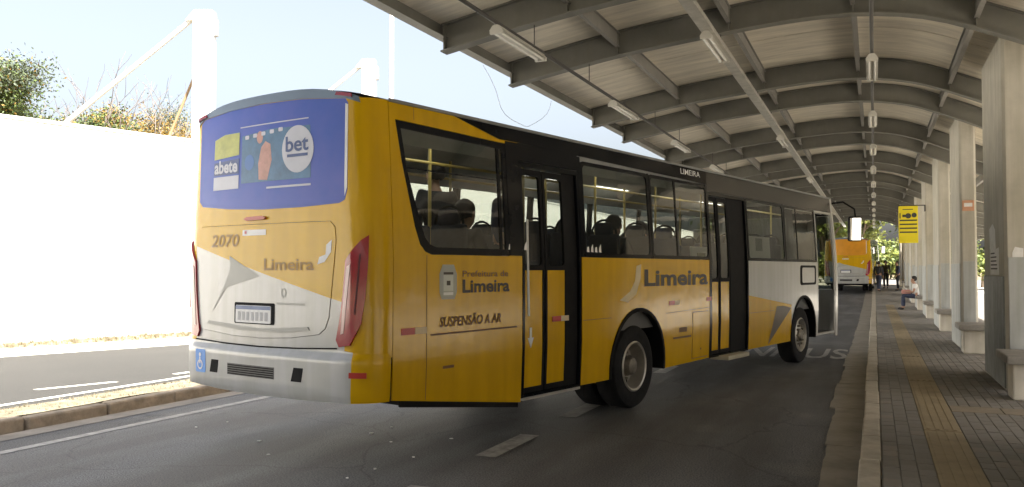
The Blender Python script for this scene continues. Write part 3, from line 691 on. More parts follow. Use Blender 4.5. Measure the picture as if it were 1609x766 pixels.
disc('advert_ball', ur(-.2), 2.60, .07, .07, mat('print_blue', (.05, .17, .45), .4), .006, rw, 16)
for k in range(5): fp('advert_spot', rect(-.27 + k * .12, -.21 + k * .12, 2.805 + k * .008, 2.84 + k * .008, .012), PW, .0065)
fp('advert_line', rect(-.35, .60, 2.915, 2.925), PW, .005); fp('advert_line', rect(.05, .62, 2.355, 2.372), PW, .005)

# --- right side
ZT = 3.045
bl = lambda y: .605 - (y - .3) / 1.8 * .235 if y < 2.13 else .41
# rear quarter
yell = S([(.337, bl(.337)), (2.12, bl(2.1)), (2.12, 1.79), (2.12, 2.9), (1.83, 2.90), (1.14, 3.04), (.337, 3.045)])
yell = S([(.337, bl(.337)), (2.125, bl(2.125)), (2.125, 2.905), (1.83, 2.905), (1.12, ZT), (.337, ZT)])
q_ = patch('rear_quarter_panel', yell, YEL, holes=[winq, ])
patch('panel_seam', S(rect(.735, .742, .56, 1.78)), DARKT2, off=.002, thick=.002); patch('panel_seam', S(rect(.64, .646, 2.92, 3.03)), DARKT2, off=.002, thick=.002)
patch('trim_strip', S([(.79, 1.095), (2.03, 1.10), (2.03, 1.115), (.79, 1.11)]), DARKT2, off=.006, thick=.006)
patch('skirt_rubber', S([(.45, bl(.45) - .055), (2.1, bl(2.1) - .05), (2.1, bl(2.1) + .002), (.45, bl(.45) + .002)]), BLKM, off=-.012, thick=.02)
def window(poly, mull=(), name='side_window', border=.035, gm=GLS, off=.0):
    cx = sum(p[0] for p in poly) / len(poly); cz = sum(p[1] for p in poly) / len(poly)
    inner = []
    for p in poly: inner.append((p[0] - border * (1 if p[0] > cx else -1), p[1] - border * (1 if p[1] > cz else -1)))
    fr = patch(name, poly, BLK, holes=[inner], off=off - .001, thick=.02)
    patch('pane', inner, gm, off=off - .008, parent=fr, thick=0)
    z0 = min(p[1] for p in inner); z1 = max(p[1] for p in inner)
    for y in mull: patch('mullion', rect(us(y) - .018, us(y) + .018, z0, z1), BLK, off=off - .002, parent=fr, thick=.018)
    return fr
wq = window([(p[0] + (.004 if p[0] < us(1) else -.004), p[1] + (.004 if p[1] < 2.3 else -.004)) for p in winq], mull=(1.80,), border=.06)
patch('pane_rail', S(rect(.53, 1.86, 2.50, 2.512)), BLK, off=-.004, parent=wq, thick=.006)
# black upper band, doors 1 and 2 reach up into it
def dband(y0, y1, z0, z1, name='upper_band', m=BLK, **k): return patch(name, S(rect(y0, y1, z0, z1)), m, **k)
patch('upper_band', S([(1.85, 2.91), (2.13, 2.91), (6.66, 2.86), (6.66, ZT), (1.16, ZT)]), BLK)
patch('upper_band', S([(2.13, 2.73), (3.23, 2.73), (3.23, 2.90), (2.13, 2.905)]), BLK)
patch('window_post', S(rect(1.925, 2.128, 1.79, 2.90)), BLK, off=.004)
patch('window_post', S(rect(3.225, 3.285, 1.795, 2.885)), BLK)
window(S(rect(3.29, 4.875, 1.795, 2.845, .06)), mull=(), border=.04)
window(S(rect(4.90, 6.63, 1.795, 2.845, .06)), mull=(5.62,), border=.04)
patch('window_post', S(rect(4.87, 4.905, 1.795, 2.85)), BLK, off=-.004)
patch('notice_board', S(rect(6.05, 6.60, 1.83, 1.97)), WHTD, off=-.02)
patch('notice_board', S(rect(6.25, 6.52, 1.835, 1.885)), mat('olive_print', (.16, .17, .07), .5), off=-.015)
def arc(cy, cz, r, z0, n=20):   # wheel arch from front to rear (right to left)
    a0 = math.asin((z0 - cz) / r); return [(cy + r * math.cos(a), cz + r * math.sin(a)) for a in np.linspace(a0, math.pi - a0, n)]
patch('side_panel', S([(3.235, .41), (3.86, .41)][:1] + arc(4.53, .50, .68, .41)[::-1] + [(6.64, .43), (6.64, 1.79), (3.235, 1.79)]), YEL)
for cy in (4.53, 10.72):
    o_ = arc(cy, .50, .70, .41); i_ = arc(cy, .50, .655, .41); patch('wheel_arch_lip', S(o_[::-1] + i_), BLKM, off=.012, thick=.03)
    b = MB(); a_ = arc(cy, .50, .67, .41); v = []
    for y, z in a_: v += [(1.22, y, z), (.62, y, z)]
    b.add(v, [[2 * i, 2 * i + 1, 2 * i + 3, 2 * i + 2] for i in range(len(a_) - 1)]); b.add([(.62, y, z) for y, z in a_], [list(range(len(a_)))])
    b.obj('wheel_well', BLKM, bus)
    b = MB(); v = []
    for y, z in a_: v += [(-1.22, y, z), (-.62, y, z)]
    b.add(v, [[2 * i, 2 * i + 1, 2 * i + 3, 2 * i + 2] for i in range(len(a_) - 1)]); b.add([(-.62, y, z) for y, z in a_], [list(range(len(a_)))])
    b.obj('wheel_well', BLKM, bus)
patch('panel_seam', S(rect(3.25, 3.86, 1.105, 1.111)), DARKT2, off=.002, thick=.002)
patch('panel_seam', S([(5.25, 1.10), (6.6, 1.13), (6.6, 1.136), (5.25, 1.106)]), DARKT2, off=.002, thick=.002)
fl_ = patch('fuel_flap', S(rect(6.04, 6.54, .47, 1.08, .02)), YEL, off=.006, thick=.006)
patch('flap_gap', S(rect(6.03, 6.55, .46, 1.09, .02)), DARKT2, off=.0015, thick=.002); disc('lock', us(6.3), .58, .015, .015, BLKM, .01, fl_, 8)
patch('faded_print', S(rect(5.62, 5.86, .84, .90)), DARKT2, off=.003, thick=.002); patch('faded_print', S(rect(5.45, 6.0, .76, .785)), DARKT2, off=.003, thick=.002)
patch('faded_print', S(rect(.95, 1.10, .80, .825)), DARKT2, off=.003, thick=.002)
# reflectors
for y0, z0 in ((.43, 1.12), (5.33, 1.20), (2.69, 1.12), (6.5, 1.22)):
    patch('reflector', S(rect(y0, y0 + .16, z0, z0 + .055)), REDL2, off=.004 if y0 != 2.69 else -.022, thick=.004)
    if y0 != 6.5: patch('reflector', S(rect(y0 + .165, y0 + .31, z0, z0 + .055)), mat('pale_reflector', (.62, .50, .32), .4), off=.004 if y0 != 2.69 else -.022, thick=.004)
# lettering on the side
cr_ = patch('city_crest', S([(.93, 1.40), (1.10, 1.40), (1.13, 1.46), (1.13, 1.62), (1.09, 1.70), (.94, 1.70), (.90, 1.62), (.90, 1.46)]), mat('crest_grey', (.42, .43, .38), .5, var=.1), off=.003, thick=.002)
patch('crest_shield', S([(.95, 1.47), (1.08, 1.47), (1.08, 1.61), (.95, 1.61)]), mat('crest_pale', (.60, .62, .56), .5), off=.005, parent=cr_, thick=.002)
patch('crest_mark', S(rect(.95, 1.08, 1.615, 1.635)), DARKT, off=.005, parent=cr_, thick=.002); patch('crest_mark', S(rect(.99, 1.04, 1.52, 1.56)), DARKT, off=.007, parent=cr_, thick=.002); patch('crest_mark', S(rect(.95, 1.08, 1.435, 1.46)), WHTD, off=.005, parent=cr_, thick=.002)
letters('Prefeitura de', DARKT2, us(1.21), 1.595, .68, .055, .015)
letters('Limeira', DARKT, us(1.21), 1.455, .70, .115, .03)
letters('SUSPENSÃO A AR', DARKT2, us(.90), 1.165, .88, .085, .025, .2, slope=.0)
letters('Limeira', DARKT, us(4.66), 1.46, 1.88, .20, .03)
patch('swoosh', S([(4.05, 1.30), (4.25, 1.27), (4.45, 1.36), (4.56, 1.55), (4.58, 1.72), (4.46, 1.70), (4.42, 1.52), (4.30, 1.40)]), mat('swoosh_cream', (.62, .50, .26), .4), off=.003, thick=.002)
letters('LIMEIRA', WHTD, us(5.83), 2.935, .62, .075, .01, off=.004)
# small white stickers low in the windows
for y0 in (1.90, 3.33):
    for k in range(4): patch('glass_sticker', S([(y0 + k * .085, 1.85), (y0 + .06 + k * .085, 1.845), (y0 + .05 + k * .085, 1.91 + .03 * (k % 2)), (y0 + .015 + k * .085, 1.90)]), WHTD, off=.003, thick=.002)
# doors
def door(y0, y1, zb, zt, leaves, pocket=None, zsill=1.67, opened=False):
    fr = patch('door', S(rect(y0, y1, zb, zt)), BLK, holes=[S(rect(y0 + .035, y1 - .035, zb + .03, zt - .05))], off=-.002, thick=.06)
    for a, c in leaves:
        patch('leaf_frame', S(rect(a, c, zb + .035, zt - .06)), BLKM, holes=[S(rect(a + .035, c - .035, zb + .09, zsill - .02)), S(rect(a + .04, c - .04, zsill + .03, zt - .12, .04))], off=-.03, parent=fr, thick=.03)
        patch('leaf_panel', S(rect(a + .03, c - .03, zb + .085, zsill - .015)), YEL, off=-.034, parent=fr, thick=.012)
        patch('leaf_pane', S(rect(a + .035, c - .035, zsill + .025, zt - .115, .04)), GLS, off=-.042, parent=fr, thick=0)
    if pocket:
        patch('door_pocket', S(rect(pocket[0], pocket[1], zb + .03, zt - .05)), BLKM, off=-.035, parent=fr, thick=.02)
    return fr
d1 = door(2.14, 3.225, .40, 2.725, [(2.175, 2.555), (2.575, 2.97)], (2.975, 3.19))
ar = patch('arrow_sign', S([(2.31, .88), (2.36, .98), (2.328, .98), (2.328, 1.08), (2.292, 1.08), (2.292, .98), (2.26, .98)]), WHTD, off=-.028, parent=d1, thick=.004)
b = MB(); b.tube([bmap(us(2.22), 1.2, .01), bmap(us(2.22), 2.15, .01)], .012, 8); b.obj('grab_rail', mat('steel_rail', (.6, .6, .58), .3, .6), d1)
patch('step_edge', S(rect(2.16, 3.21, .375, .402)), mat('step_aluminium', (.50, .49, .45), .4, .4), off=.004, parent=d1, thick=.03)
d2 = door(6.66, 8.08, .42, 2.76, [(6.695, 7.02), (7.04, 7.42)], (7.45, 8.05), zsill=1.5)
b = MB(); b.box(1.10, 1.38, 6.95, 7.75, .37, .43, .01); b.obj('boarding_step', mat('step_pale', (.50, .46, .33), .5, var=.1), d2)
patch('post', S(rect(6.60, 6.66, .43, 2.85)), BLK, off=.003, thick=.02)
# front part of the side
patch('upper_band', S([(6.66, 2.765), (12.66, 2.765), (12.66, ZT), (6.66, ZT)]), mat('band_ceiling_reflection', (.016, .015, .014), .25, var=.15, spec=.4))  # greyer tone paints the canopy ceiling's reflection into the front band
ysp = ((us(8.09), 1.26), (us(10.1), 1.05))
patch('side_panel', S([(8.09, .43), (8.62, .43)][:1] + arc(10.72, .50, .68, .43)[::-1] + [(11.52, .43), (11.52, 1.79), (8.09, 1.79)]), [YEL, WHT], cutl=[ysp, ((us(10.05), .3), (us(10.05), 2))], matfn=lambda u, z: 1 if (z > 1.26 - (u - us(8.09)) / 2.01 * .21 or u > us(10.05)) else 0)
patch('swoosh', S([(8.93, .45), (9.5, .74), (10.02, 1.0), (9.62, 1.05), (9.3, 1.05), (9.15, .80)]), mat('swoosh_dark', (.10, .075, .045), .4), off=.003, thick=.002)
patch('panel_seam', S(rect(8.12, 9.2, .985, .991)), DARKT2, off=.002, thick=.002); patch('panel_seam', S(rect(9.0, 9.006, .46, 1.2)), DARKT2, off=.002, thick=.002)
window(S(rect(8.10, 9.78, 1.795, 2.76, .05)), border=.04); window(S(rect(9.82, 11.50, 1.795, 2.76, .05)), mull=(10.45,), border=.04)
patch('window_post', S(rect(9.775, 9.825, 1.795, 2.765)), BLK, off=-.004)
nb = patch('notice_board', S(rect(8.17, 9.1, 1.84, 2.18)), WHTD, off=-.02); patch('notice_print', S(rect(8.45, 8.75, 1.95, 2.15)), mat('print_mid', (.30, .32, .34), .5, var=.4, scale=20), off=-.016, parent=nb, thick=.002)
hq = patch('service_hatch', S(rect(10.52, 11.42, 1.38, 1.73, .06)), BLKM, off=.004, thick=.008); patch('hatch_cover', S(rect(10.62, 11.32, 1.42, 1.69, .05)), mat('hatch_grey', (.45, .44, .42), .3, .2), off=.008, parent=hq, thick=.006)
# open front door: frame, folded leaf, step well
fd = patch('front_door', S(rect(11.53, 12.64, .43, 2.76)), WHT, holes=[S(rect(11.555, 12.60, .47, 2.72))], off=0, thick=.03)
b = MB()
for k, y in enumerate((11.66, 11.74)):
    b = MB(); b.box(.62, 1.17, y, y + .03, .52, .60); b.box(.62, 1.17, y, y + .03, 2.58, 2.66); b.box(.62, .67, y, y + .03, .60, 2.58); b.box(1.12, 1.17, y, y + .03, .60, 2.58); b.obj('leaf_frame', BLKM, fd)
    MB().box(.67, 1.12, y + .012, y + .018, .60, 2.58).obj('leaf_pane', GLS, fd)
b = MB(); b.box(.3, 1.2, 11.6, 12.6, .42, .47); b.box(.3, .8, 11.6, 12.6, .66, .71); b.obj('entry_steps', mat('step_tread', (.08, .08, .08), .6), fd)
# --- left side (mirrored, no doors)
def SL(poly): return [(-u, z) for u, z in S(poly)][::-1]
patch('side_panel', SL([(.63, bl(.63)), (2.1, .40)] + arc(4.53, .50, .68, .41)[::-1] + arc(10.72, .50, .68, .41)[::-1] + [(12.6, .43), (12.6, 1.79), (.63, 1.79)]), [YEL, WHT], cutl=[((-us(9.5), 0), (-us(9.5), 3))], matfn=lambda u, z: 1 if u < -us(9.5) else 0)
patch('upper_band', SL(rect(.63, 12.6, 2.80, ZT)), BLK)
yl = .66
for k in range(7):
    wd = 1.70; window(SL(rect(yl, yl + wd - .06, 1.80, 2.795, .06)), border=.04); patch('window_post', SL(rect(yl + wd - .065, yl + wd + .005, 1.795, 2.80)), BLK, off=-.004); yl += wd
# --- front
UF0 = us(12.68)
FP = [(UF0, .36), (UMAX - .001, .34), (UMAX - .001, 1.25), (UF0, 1.25)]
for s in (1, -1):
    q = lambda p: p if s > 0 else mir(p)
    patch('front_panel', q([(UF0, .36), (UMAX, .34), (UMAX, 1.25), (UF0, 1.25)]), WHT)
    patch('front_pillar', q([(UF0, 1.255), (UMAX - 1.18, 1.255), (UMAX - 1.18, 3.04), (UF0, 3.04)]), WHT)
    patch('windscreen', q([(UMAX - 1.17, 1.26), (UMAX, 1.26), (UMAX, 2.72), (UMAX - 1.17, 2.72)]), GLS, thick=.006)
    patch('destination_panel', q([(UMAX - 1.17, 2.73), (UMAX, 2.73), (UMAX, 3.10), (UMAX - .6, 3.10), (UMAX - 1.17, 3.04)]), BLK)
    patch('headlight', q(rect(UMAX - 1.12, UMAX - .72, .72, .95, .05)), GLC, off=.01, thick=.01)
    patch('front_grille', q(rect(UMAX - .6, UMAX - .01, .5, .68)), GRILL, off=.008, thick=.008)
# --- roof
b = MB(); nx = 24; v = []; yl_ = [.11, .25, .5, 1, 3, 6, 9, 11.5, 12.3, 12.6, 12.78]
for y in yl_:
    for i in range(nx + 1):
        x = -1.18 + 2.36 * i / nx; e = .16 * (x / 1.18) ** 4 if y < .2 else 0; ef = 1 if y < 12.5 else 1 - .25 * ((y - 12.5) / .3)
        v.append((x, y + e + (.07 * (x / 1.18) ** 2 if y < .3 else 0), 3.045 + (roofz(x) - 3.05) * ef + (0 if abs(x) < 1.17 else -.01)))
b.add(v, [[j * (nx + 1) + i, j * (nx + 1) + i + 1, (j + 1) * (nx + 1) + i + 1, (j + 1) * (nx + 1) + i] for j in range(len(yl_) - 1) for i in range(nx)])
ro = b.obj('roof', ROOFM, bus, smooth=True)
for s in (1, -1):
    b = MB(); pts = [(s * 1.185, y, 3.048) for y in (.35, 3, 6, 9, 12.6)]; b.tube(pts, .016, 8); b.obj('roof_gutter', mat('gutter_grey', (.22, .22, .21), .5), ro)
for y in (3.4, 8.6):
    MB().box(-.42, .42, y, y + .95, roofz(.42) - .0, 3.27, .03).obj('roof_hatch', mat('hatch_pale', (.55, .56, .55), .5), ro)
# --- interior
b = MB(); b.box(-1.16, 1.16, .35, 11.5, 1.02, 1.06); b.obj('floor', FLO, bus)
b = MB()
for s in (-1, 1):
    b.box(s * 1.165 - .01, s * 1.165 + .01, .4, 2.1 if s > 0 else 12.5, .94, 1.76)
    if s > 0: b.box(1.155, 1.175, 3.25, 6.6, .94, 1.76); b.box(1.155, 1.175, 8.12, 11.45, .94, 1.76)
b.box(-1.1, 1.1, .32, .34, .94, 2.2); b.obj('wall_lining', LIN, bus)
b = MB(); b.box(-1.08, 1.08, .35, 12.3, 2.93, 2.95)
for s in (-1, 1): b.prism([(s * .75, 2.93), (s * 1.10, 2.72), (s * 1.10, 2.93)], .4, 12.3, 'y')
b.obj('ceiling', mat('ceiling_lining', (.40, .40, .38), .6), bus)
for s in (-1, 1):
    for k in (0, 2, 3, 5): MB().box(s * .62 - .05, s * .62 + .05, .9 + k * 1.9, 1.9 + k * 1.9, 2.905, 2.927).obj('ceiling_lamp', TUBE_ON, bus)
# chassis
b = MB(); b.box(-1.0, 1.0, .9, 12.3, .45, .88); b.box(-1.15, 1.15, .35, .9, .62, .88); b.obj('chassis', BLKM, bus)
# poles and seats
for x, y in ((.42, 1.7), (.42, 3.3), (-.42, 3.0), (.42, 4.9), (-.42, 5.0), (.42, 6.6), (-.42, 7.2), (.42, 8.2), (.42, 9.6), (-.42, 9.2), (.42, 11.4)):
    MB().tube([(x, y, .94), (x, y, 2.93)], .017, 8).obj('grab_pole', RAIL, bus, smooth=True)
for s in (-1, 1): MB().tube([(s * .42, .8, 2.72), (s * .42, 12, 2.72)], .016, 8).obj('overhead_rail', RAIL, bus, smooth=True)
def make_seat():
    b = MB()
    for x in (-.23, .23):
        b.box(x - .21, x + .21, -.02, .42, .38, .46, .03); b.box(x - .21, x + .21, -.09, -.01, .42, 1.02, .035); b.box(x - .12, x + .12, -.085, -.02, 1.0, 1.16, .03)
    b.box(-.42, .42, .05, .3, 0, .38, .02)
    return b.me('seat', SEATM, True)
seat_me = make_seat()
b = MB()
for x in (-.23, .23):
    b.tube([(x + .17 * math.cos(a), -.05, 1.02 + .17 * math.sin(a)) for a in np.linspace(0, math.pi, 10)], .014, 6)
hoop_me = b.me('seat_grip', BLKM, True)
SEATS = []
for s, ylist in ((1, (.75, 1.45, 3.5, 4.3, 5.1, 5.9, 8.35, 9.15, 9.95)), (-1, (.75, 1.45, 2.2, 2.95, 3.7, 4.45, 5.2, 5.95, 6.7, 7.45, 8.2, 8.95, 9.7, 10.45))):
    for y in ylist:
        o = link('seat', seat_me, bus, (s * .70, y, 1.06)); link('seat_grip', hoop_me, o); SEATS.append((s * .70, y))
# engine cover at the back, driver's partition
MB().box(-.45, .45, .4, .75, .94, 1.5, .05).obj('engine_cover', LIN, bus)
MB().box(-1.05, .45, 11.95, 12.55, .95, 1.62, .06).obj('dashboard', BLKM, bus)
MB().box(-.95, -.45, 11.35, 11.45, 1.2, 2.2, .04).obj('driver_seat', SEATM, bus)
MB().box(-1.1, -.2, 11.1, 11.14, .94, 2.2, .01).obj('driver_partition', LIN, bus)
# wheels
def make_wheel(dish):
    b = MB(); b.lathe([(-.14, .30), (-.15, .42), (-.135, .475), (-.10, .498), (.10, .498), (.135, .475), (.15, .42), (.145, .36), (.135, .30)], 48, 'x'); ty = b.me('wheel', TYRE, True)
    b = MB()
    if dish: b.lathe([(.138, .302), (.15, .285), (.14, .265), (.02, .25), (-.02, .235), (-.02, .12), (-.02, .11)], 48, 'x')
    else: b.lathe([(.138, .302), (.15, .285), (.13, .265), (.06, .25), (.085, .20), (.11, .13), (.11, .10)], 48, 'x')
    rm = b.me('rim', RIM, True)
    b = MB(); t = -.02 if dish else .11
    b.lathe([(t, .13), (t + .07, .12), (t + .14, .095), (t + .155, .06), (t + .155, .002)] if dish else [(t - .01, .11), (t + .03, .105), (t + .05, .08), (t + .05, .002)], 24, 'x')
    for k in range(10):
        a = 2 * math.pi * k / 10; y, z = .165 * math.cos(a), .165 * math.sin(a); b.lathe([(t - .03 * (not dish), .02), (t + .035, .018), (t + .035, .001)], 6, 'x', c=(0, y, z))
    hb = b.me('hub', HUB, True)
    b = MB()
    for k in range(8):
        a = 2 * math.pi * (k + .5) / 8; y, z = .21 * math.cos(a), .21 * math.sin(a); tt = -.019 if dish else .083; b.lathe([(tt, .024), (tt + .003, .022), (tt + .003, .001)], 10, 'x', c=(0, y, z))
    hl = b.me('hand_hole', BLKM, True)
    return ty, rm, hb, hl
for dish, y in ((True, 4.50), (False, 10.68)):
    ms = make_wheel(dish)
    for s in (1, -1):
        wo_ = link('wheel', ms[0], bus, (s * 1.06, y, .498))
        if s < 0: wo_.rotation_euler = (0, 0, math.pi)
        for nm, q in zip(('rim', 'hub', 'hand_hole'), ms[1:]): link(nm, q, wo_)
        if dish:
            wi = link('inner_wheel', ms[0], bus, (s * .72, y, .498))
    MB().tube([(-1, y, .498), (1, y, .498)], .07, 10).obj('axle', BLKM, bus)
patch('mud_flap', S(rect(3.72, 3.86, .2, .44)), BLKM, off=-.25, thick=.01)
# mirror on the front right corner
b = MB(); b.tube([(1.05, 12.75, 2.95), (1.32, 12.98, 3.0), (1.50, 13.12, 2.86), (1.52, 13.12, 2.70)], .018, 8); ma = b.obj('mirror_arm', BLKM, bus, smooth=True)
for nm, q, m_ in (('mirror_housing', (-.13, .13, 0, .11, -.25, .25, .04), BLKM), ('mirror_bezel', (-.118, .118, -.006, .002, -.235, .235, .002), BLKM), ('mirror_glass', (-.105, .105, -.011, -.0065, -.22, .22, .001), CHR)):
    mg = MB().box(*q).obj(nm, m_, ma, (1.52, 13.10, 2.46), smooth=(nm == 'mirror_housing')); mg.rotation_euler = (R(6), 0, R(28.5))

# ------------------------------------------------------------------ the second bus, farther up the lane
ADS = ('advert_field', 'advert_block', 'advert_band', 'advert_lettering', 'advert_disc', 'advert_line', 'advert_figure', 'advert_ball', 'advert_spot', 'seat_grip', 'lettering', 'plate_mark', 'access_symbol', 'glass_sticker')
bus2 = copy_tree(bus, None, ADS); bus2.location = (-1.40, 52.0, gz(52.0)); bus2.rotation_euler = (R(1.26), 0, R(-2))
tag(bus2, 'orange-yellow city bus stopped in the lane beyond the platform, seen from behind', 'bus')
for q in bus2.children:
    if q.name.startswith('rear_window'): q.material_slots[0].link = 'OBJECT'; q.material_slots[0].material = FILMO

# ------------------------------------------------------------------ people
def skin(name, verts, edges, rad, m, parent, root=0, sub=2):
    me = bpy.data.meshes.new(name); me.from_pydata(verts, edges, []); me.materials.append(m)
    o = link(name, me, parent); o.modifiers.new('skin', 'SKIN').use_smooth_shade = True
    sv = me.skin_vertices
    if not sv: 
        bm = bmesh.new(); bm.from_mesh(me); bm.verts.layers.skin.verify(); bm.to_mesh(me); bm.free(); sv = me.skin_vertices
    for i, r in enumerate(rad): sv[0].data[i].radius = (r, r) if not isinstance(r, tuple) else r; sv[0].data[i].use_root = (i == root)
    ss = o.modifiers.new('sub', 'SUBSURF'); ss.levels = sub; ss.render_levels = sub
    return o
def chain(V, E, Rr, pts, start=None):
    prev = start
    for p, r in pts:
        V.append(tuple(p)); Rr.append(r); i = len(V) - 1
        if prev is not None: E.append((prev, i))
        prev = i
    return prev
def person(label, loc, rz, J, shirt, trousers, hair=HAIR, sleeve=1.0, group=None):
    """J: joints facing local +Y; one continuous body, clothes as children."""
    root = empty('person', loc, rz); tag(root, label, 'person', group)
    L3 = lambda a, b, t: tuple(Vector(a).lerp(Vector(b), t))
    V = []; E = []; Q = []
    pel = chain(V, E, Q, [(J['pelvis'], .115)])
    ch = chain(V, E, Q, [(L3(J['pelvis'], J['chest'], .5), .11), (J['chest'], .12)], pel)
    nk = chain(V, E, Q, [(L3(J['chest'], J['neck'], .6), .085), (J['neck'], .05)], ch)
    hd = Vector(J['head']); f = Vector(J.get('look', (0, 1, 0))).normalized(); up = Vector((0, 0, 1))
    chin = hd - up * .085 + f * .03; h1 = chain(V, E, Q, [(chin, .062), (hd, .088), (hd + up * .075 - f * .01, .07)], nk)
    chain(V, E, Q, [(hd - up * .01 + f * .098, .014)], len(V) - 2)
    for s in (-1, 1):
        hp = J['hip'][s]; kn = J['knee'][s]; an = J['ankle'][s]; d = Vector(J['toe'][s])
        chain(V, E, Q, [(hp, .088), (L3(hp, kn, .5), .078), (kn, .056), (L3(kn, an, .35), .055), (an, .036), (tuple(d), .03)], pel)
        sh = J['shoulder'][s]; el = J['elbow'][s]; wr = J['wrist'][s]
        a = chain(V, E, Q, [(sh, .056), (L3(sh, el, .5), .048), (el, .038), (L3(el, wr, .4), .036), (wr, .025)], ch + 0)
        fd = (Vector(wr) - Vector(el)).normalized(); palm = Vector(wr) + fd * .06; a2 = chain(V, E, Q, [(palm, .028)], a)
        side = Vector(J.get('palm_side', (1, 0, 0))); side = (side - fd * side.dot(fd)).normalized(); dn = fd.cross(side)
        for k, (o_, ln) in enumerate(((-.028, .062), (-.010, .075), (.009, .07), (.027, .055))):
            p0 = palm + side * o_ + fd * .025; chain(V, E, Q, [(p0, .009), (p0 + fd * ln * .55 + dn * .006, .0085), (p0 + fd * ln * .9 + dn * .022, .0075)], a2)
        p0 = Vector(wr) + fd * .03 - side * .03 * s; chain(V, E, Q, [(p0, .011), (p0 + fd * .04 - side * .02 * s, .009)], a2)
    skin('body', V, E, Q, SKIN, root, 0, 1)
    # shirt
    V = []; E = []; Q = []
    p0 = chain(V, E, Q, [(L3(J['pelvis'], J['chest'], -.08), .138), (L3(J['pelvis'], J['chest'], .45), .135), (J['chest'], .145), (L3(J['chest'], J['neck'], .72), .085)])
    for s in (-1, 1):
        sh = J['shoulder'][s]; el = J['elbow'][s]; wr = J['wrist'][s]
        pts = [(sh, .074), (L3(sh, el, .55), .066)] + ([(el, .055), (L3(el, wr, .85), .04)] if sleeve > .6 else [])
        chain(V, E, Q, pts, 2)
    skin('shirt', V, E, Q, shirt, root, 0, 2)
    V = []; E = []; Q = []
    chain(V, E, Q, [(L3(J['pelvis'], J['chest'], .12), .135), (J['pelvis'], .138)])
    for s in (-1, 1):
        hp = J['hip'][s]; kn = J['knee'][s]; an = J['ankle'][s]
        chain(V, E, Q, [(hp, .104), (L3(hp, kn, .5), .094), (kn, .074), (L3(kn, an, .4), .07), (L3(kn, an, .93), .056)], 1)
    skin('trousers', V, E, Q, trousers, root, 0, 2)
    for s in (-1, 1):
        an = Vector(J['ankle'][s]); d = Vector(J['toe'][s]); V = []; E = []; Q = []
        chain(V, E, Q, [(an + Vector((0, 0, -.03)), .045), (d, .042), (d + (d - an).normalized() * .06, .03)]); skin('shoe', V, E, Q, CLD, root, 0, 1)
    b = bmesh.new(); bmesh.ops.create_icosphere(b, subdivisions=3, radius=1)
    for q in b.verts:
        c = q.co.copy(); fr = c.dot(f); k = 1.0 + .06 * math.sin(c.x * 19 + c.z * 13)
        q.co = hd + up * .035 - f * .022 + Vector((c.x * .098, c.y * .105, c.z * .105)) * k
    bmesh.ops.delete(b, geom=[q for q in b.verts if (q.co - hd).dot(f) > .045 and (q.co - hd).z < .07 or (q.co - hd).z < -.055], context='VERTS')
    me = bpy.data.meshes.new('hair'); b.to_mesh(me); b.free(); me.materials.append(hair); me.polygons.foreach_set('use_smooth', [True] * len(me.polygons)); link('hair', me, root)
    sd = f.cross(up)
    for s in (-1, 1):
        e = hd + f * .082 + sd * s * .033 + up * .012; MB().lathe([(-.006, .001), (-.006, .009), (.006, .009), (.006, .001)], 8, 'z', c=e).obj('eye', HAIR, root)
        e = hd + sd * s * .092 - up * .005; MB().box(e.x - .01, e.x + .01, e.y - .018, e.y + .018, e.z - .03, e.z + .03, .008).obj('ear', SKIN, root)
    return root
SIT = dict(pelvis=(0, 0, .10), chest=(0, .02, .42), neck=(0, .05, .57), head=(0, .08, .70), look=(0, 1, -.15),
    hip={-1: (-.09, .03, .09), 1: (.09, .03, .09)}, knee={-1: (-.11, .44, .10), 1: (.11, .44, .10)}, ankle={-1: (-.11, .42, -.34), 1: (.11, .46, -.34)}, toe={-1: (-.12, .53, -.385), 1: (.12, .57, -.385)},
    shoulder={-1: (-.18, .02, .50), 1: (.18, .02, .50)}, elbow={-1: (-.23, .10, .24), 1: (.23, .10, .24)}, wrist={-1: (-.10, .32, .25), 1: (.10, .32, .25)})
def STAND(step=.08, arm=.1): return dict(pelvis=(0, 0, .93), chest=(0, .01, 1.25), neck=(0, .02, 1.42), head=(0, .05, 1.56), look=(0, 1, 0),
    hip={-1: (-.09, 0, .9), 1: (.09, 0, .9)}, knee={-1: (-.10, step + .02, .49), 1: (.10, .02 - step * .4, .49)}, ankle={-1: (-.10, step, .08), 1: (.10, -step, .08)}, toe={-1: (-.11, step + .11, .04), 1: (.11, .11 - step, .04)},
    shoulder={-1: (-.18, 0, 1.36), 1: (.18, 0, 1.36)}, elbow={-1: (-.24, -.02, 1.08), 1: (.24, -.02, 1.08)}, wrist={-1: (-.22, arm, .88), 1: (.22, arm * .5, .86)}, palm_side=(0, 1, 0))
man = person('seated man in white shirt and dark trousers on a platform bench', (1.42, 35.55, .15 + .42), R(90), SIT, SHW, CLB, sleeve=.5)
pb = MB().box(-.16, .16, -.10, .10, -.08, .08, .03).obj('shoulder_bag', PINKB, None, (1.08, 35.55, .15 + .42 + .245)); tag(pb, 'small pink bag held on the lap of the seated man', 'bag')
person('standing person in olive top facing the platform end', (.62, 56.5, pz(56.5)), R(170), STAND(.05), CLG, CLD)
person('person in dark clothes walking beside the far bus', (-.05 + .25, 52.5, pz(52.5)), R(-20), STAND(.2, .2), CLD, CLB)
person('person in dark navy clothes standing by the farthest piers', (1.22, 53.5, pz(53.5)), R(100), STAND(.03), CLB, CLD)
def seatw(i, s=1):
    x, y = SEATS[i]; return bus.matrix_basis @ Vector((x + .23 * s, y + .12, 1.06 + .43))
bpy.context.view_layer.update()
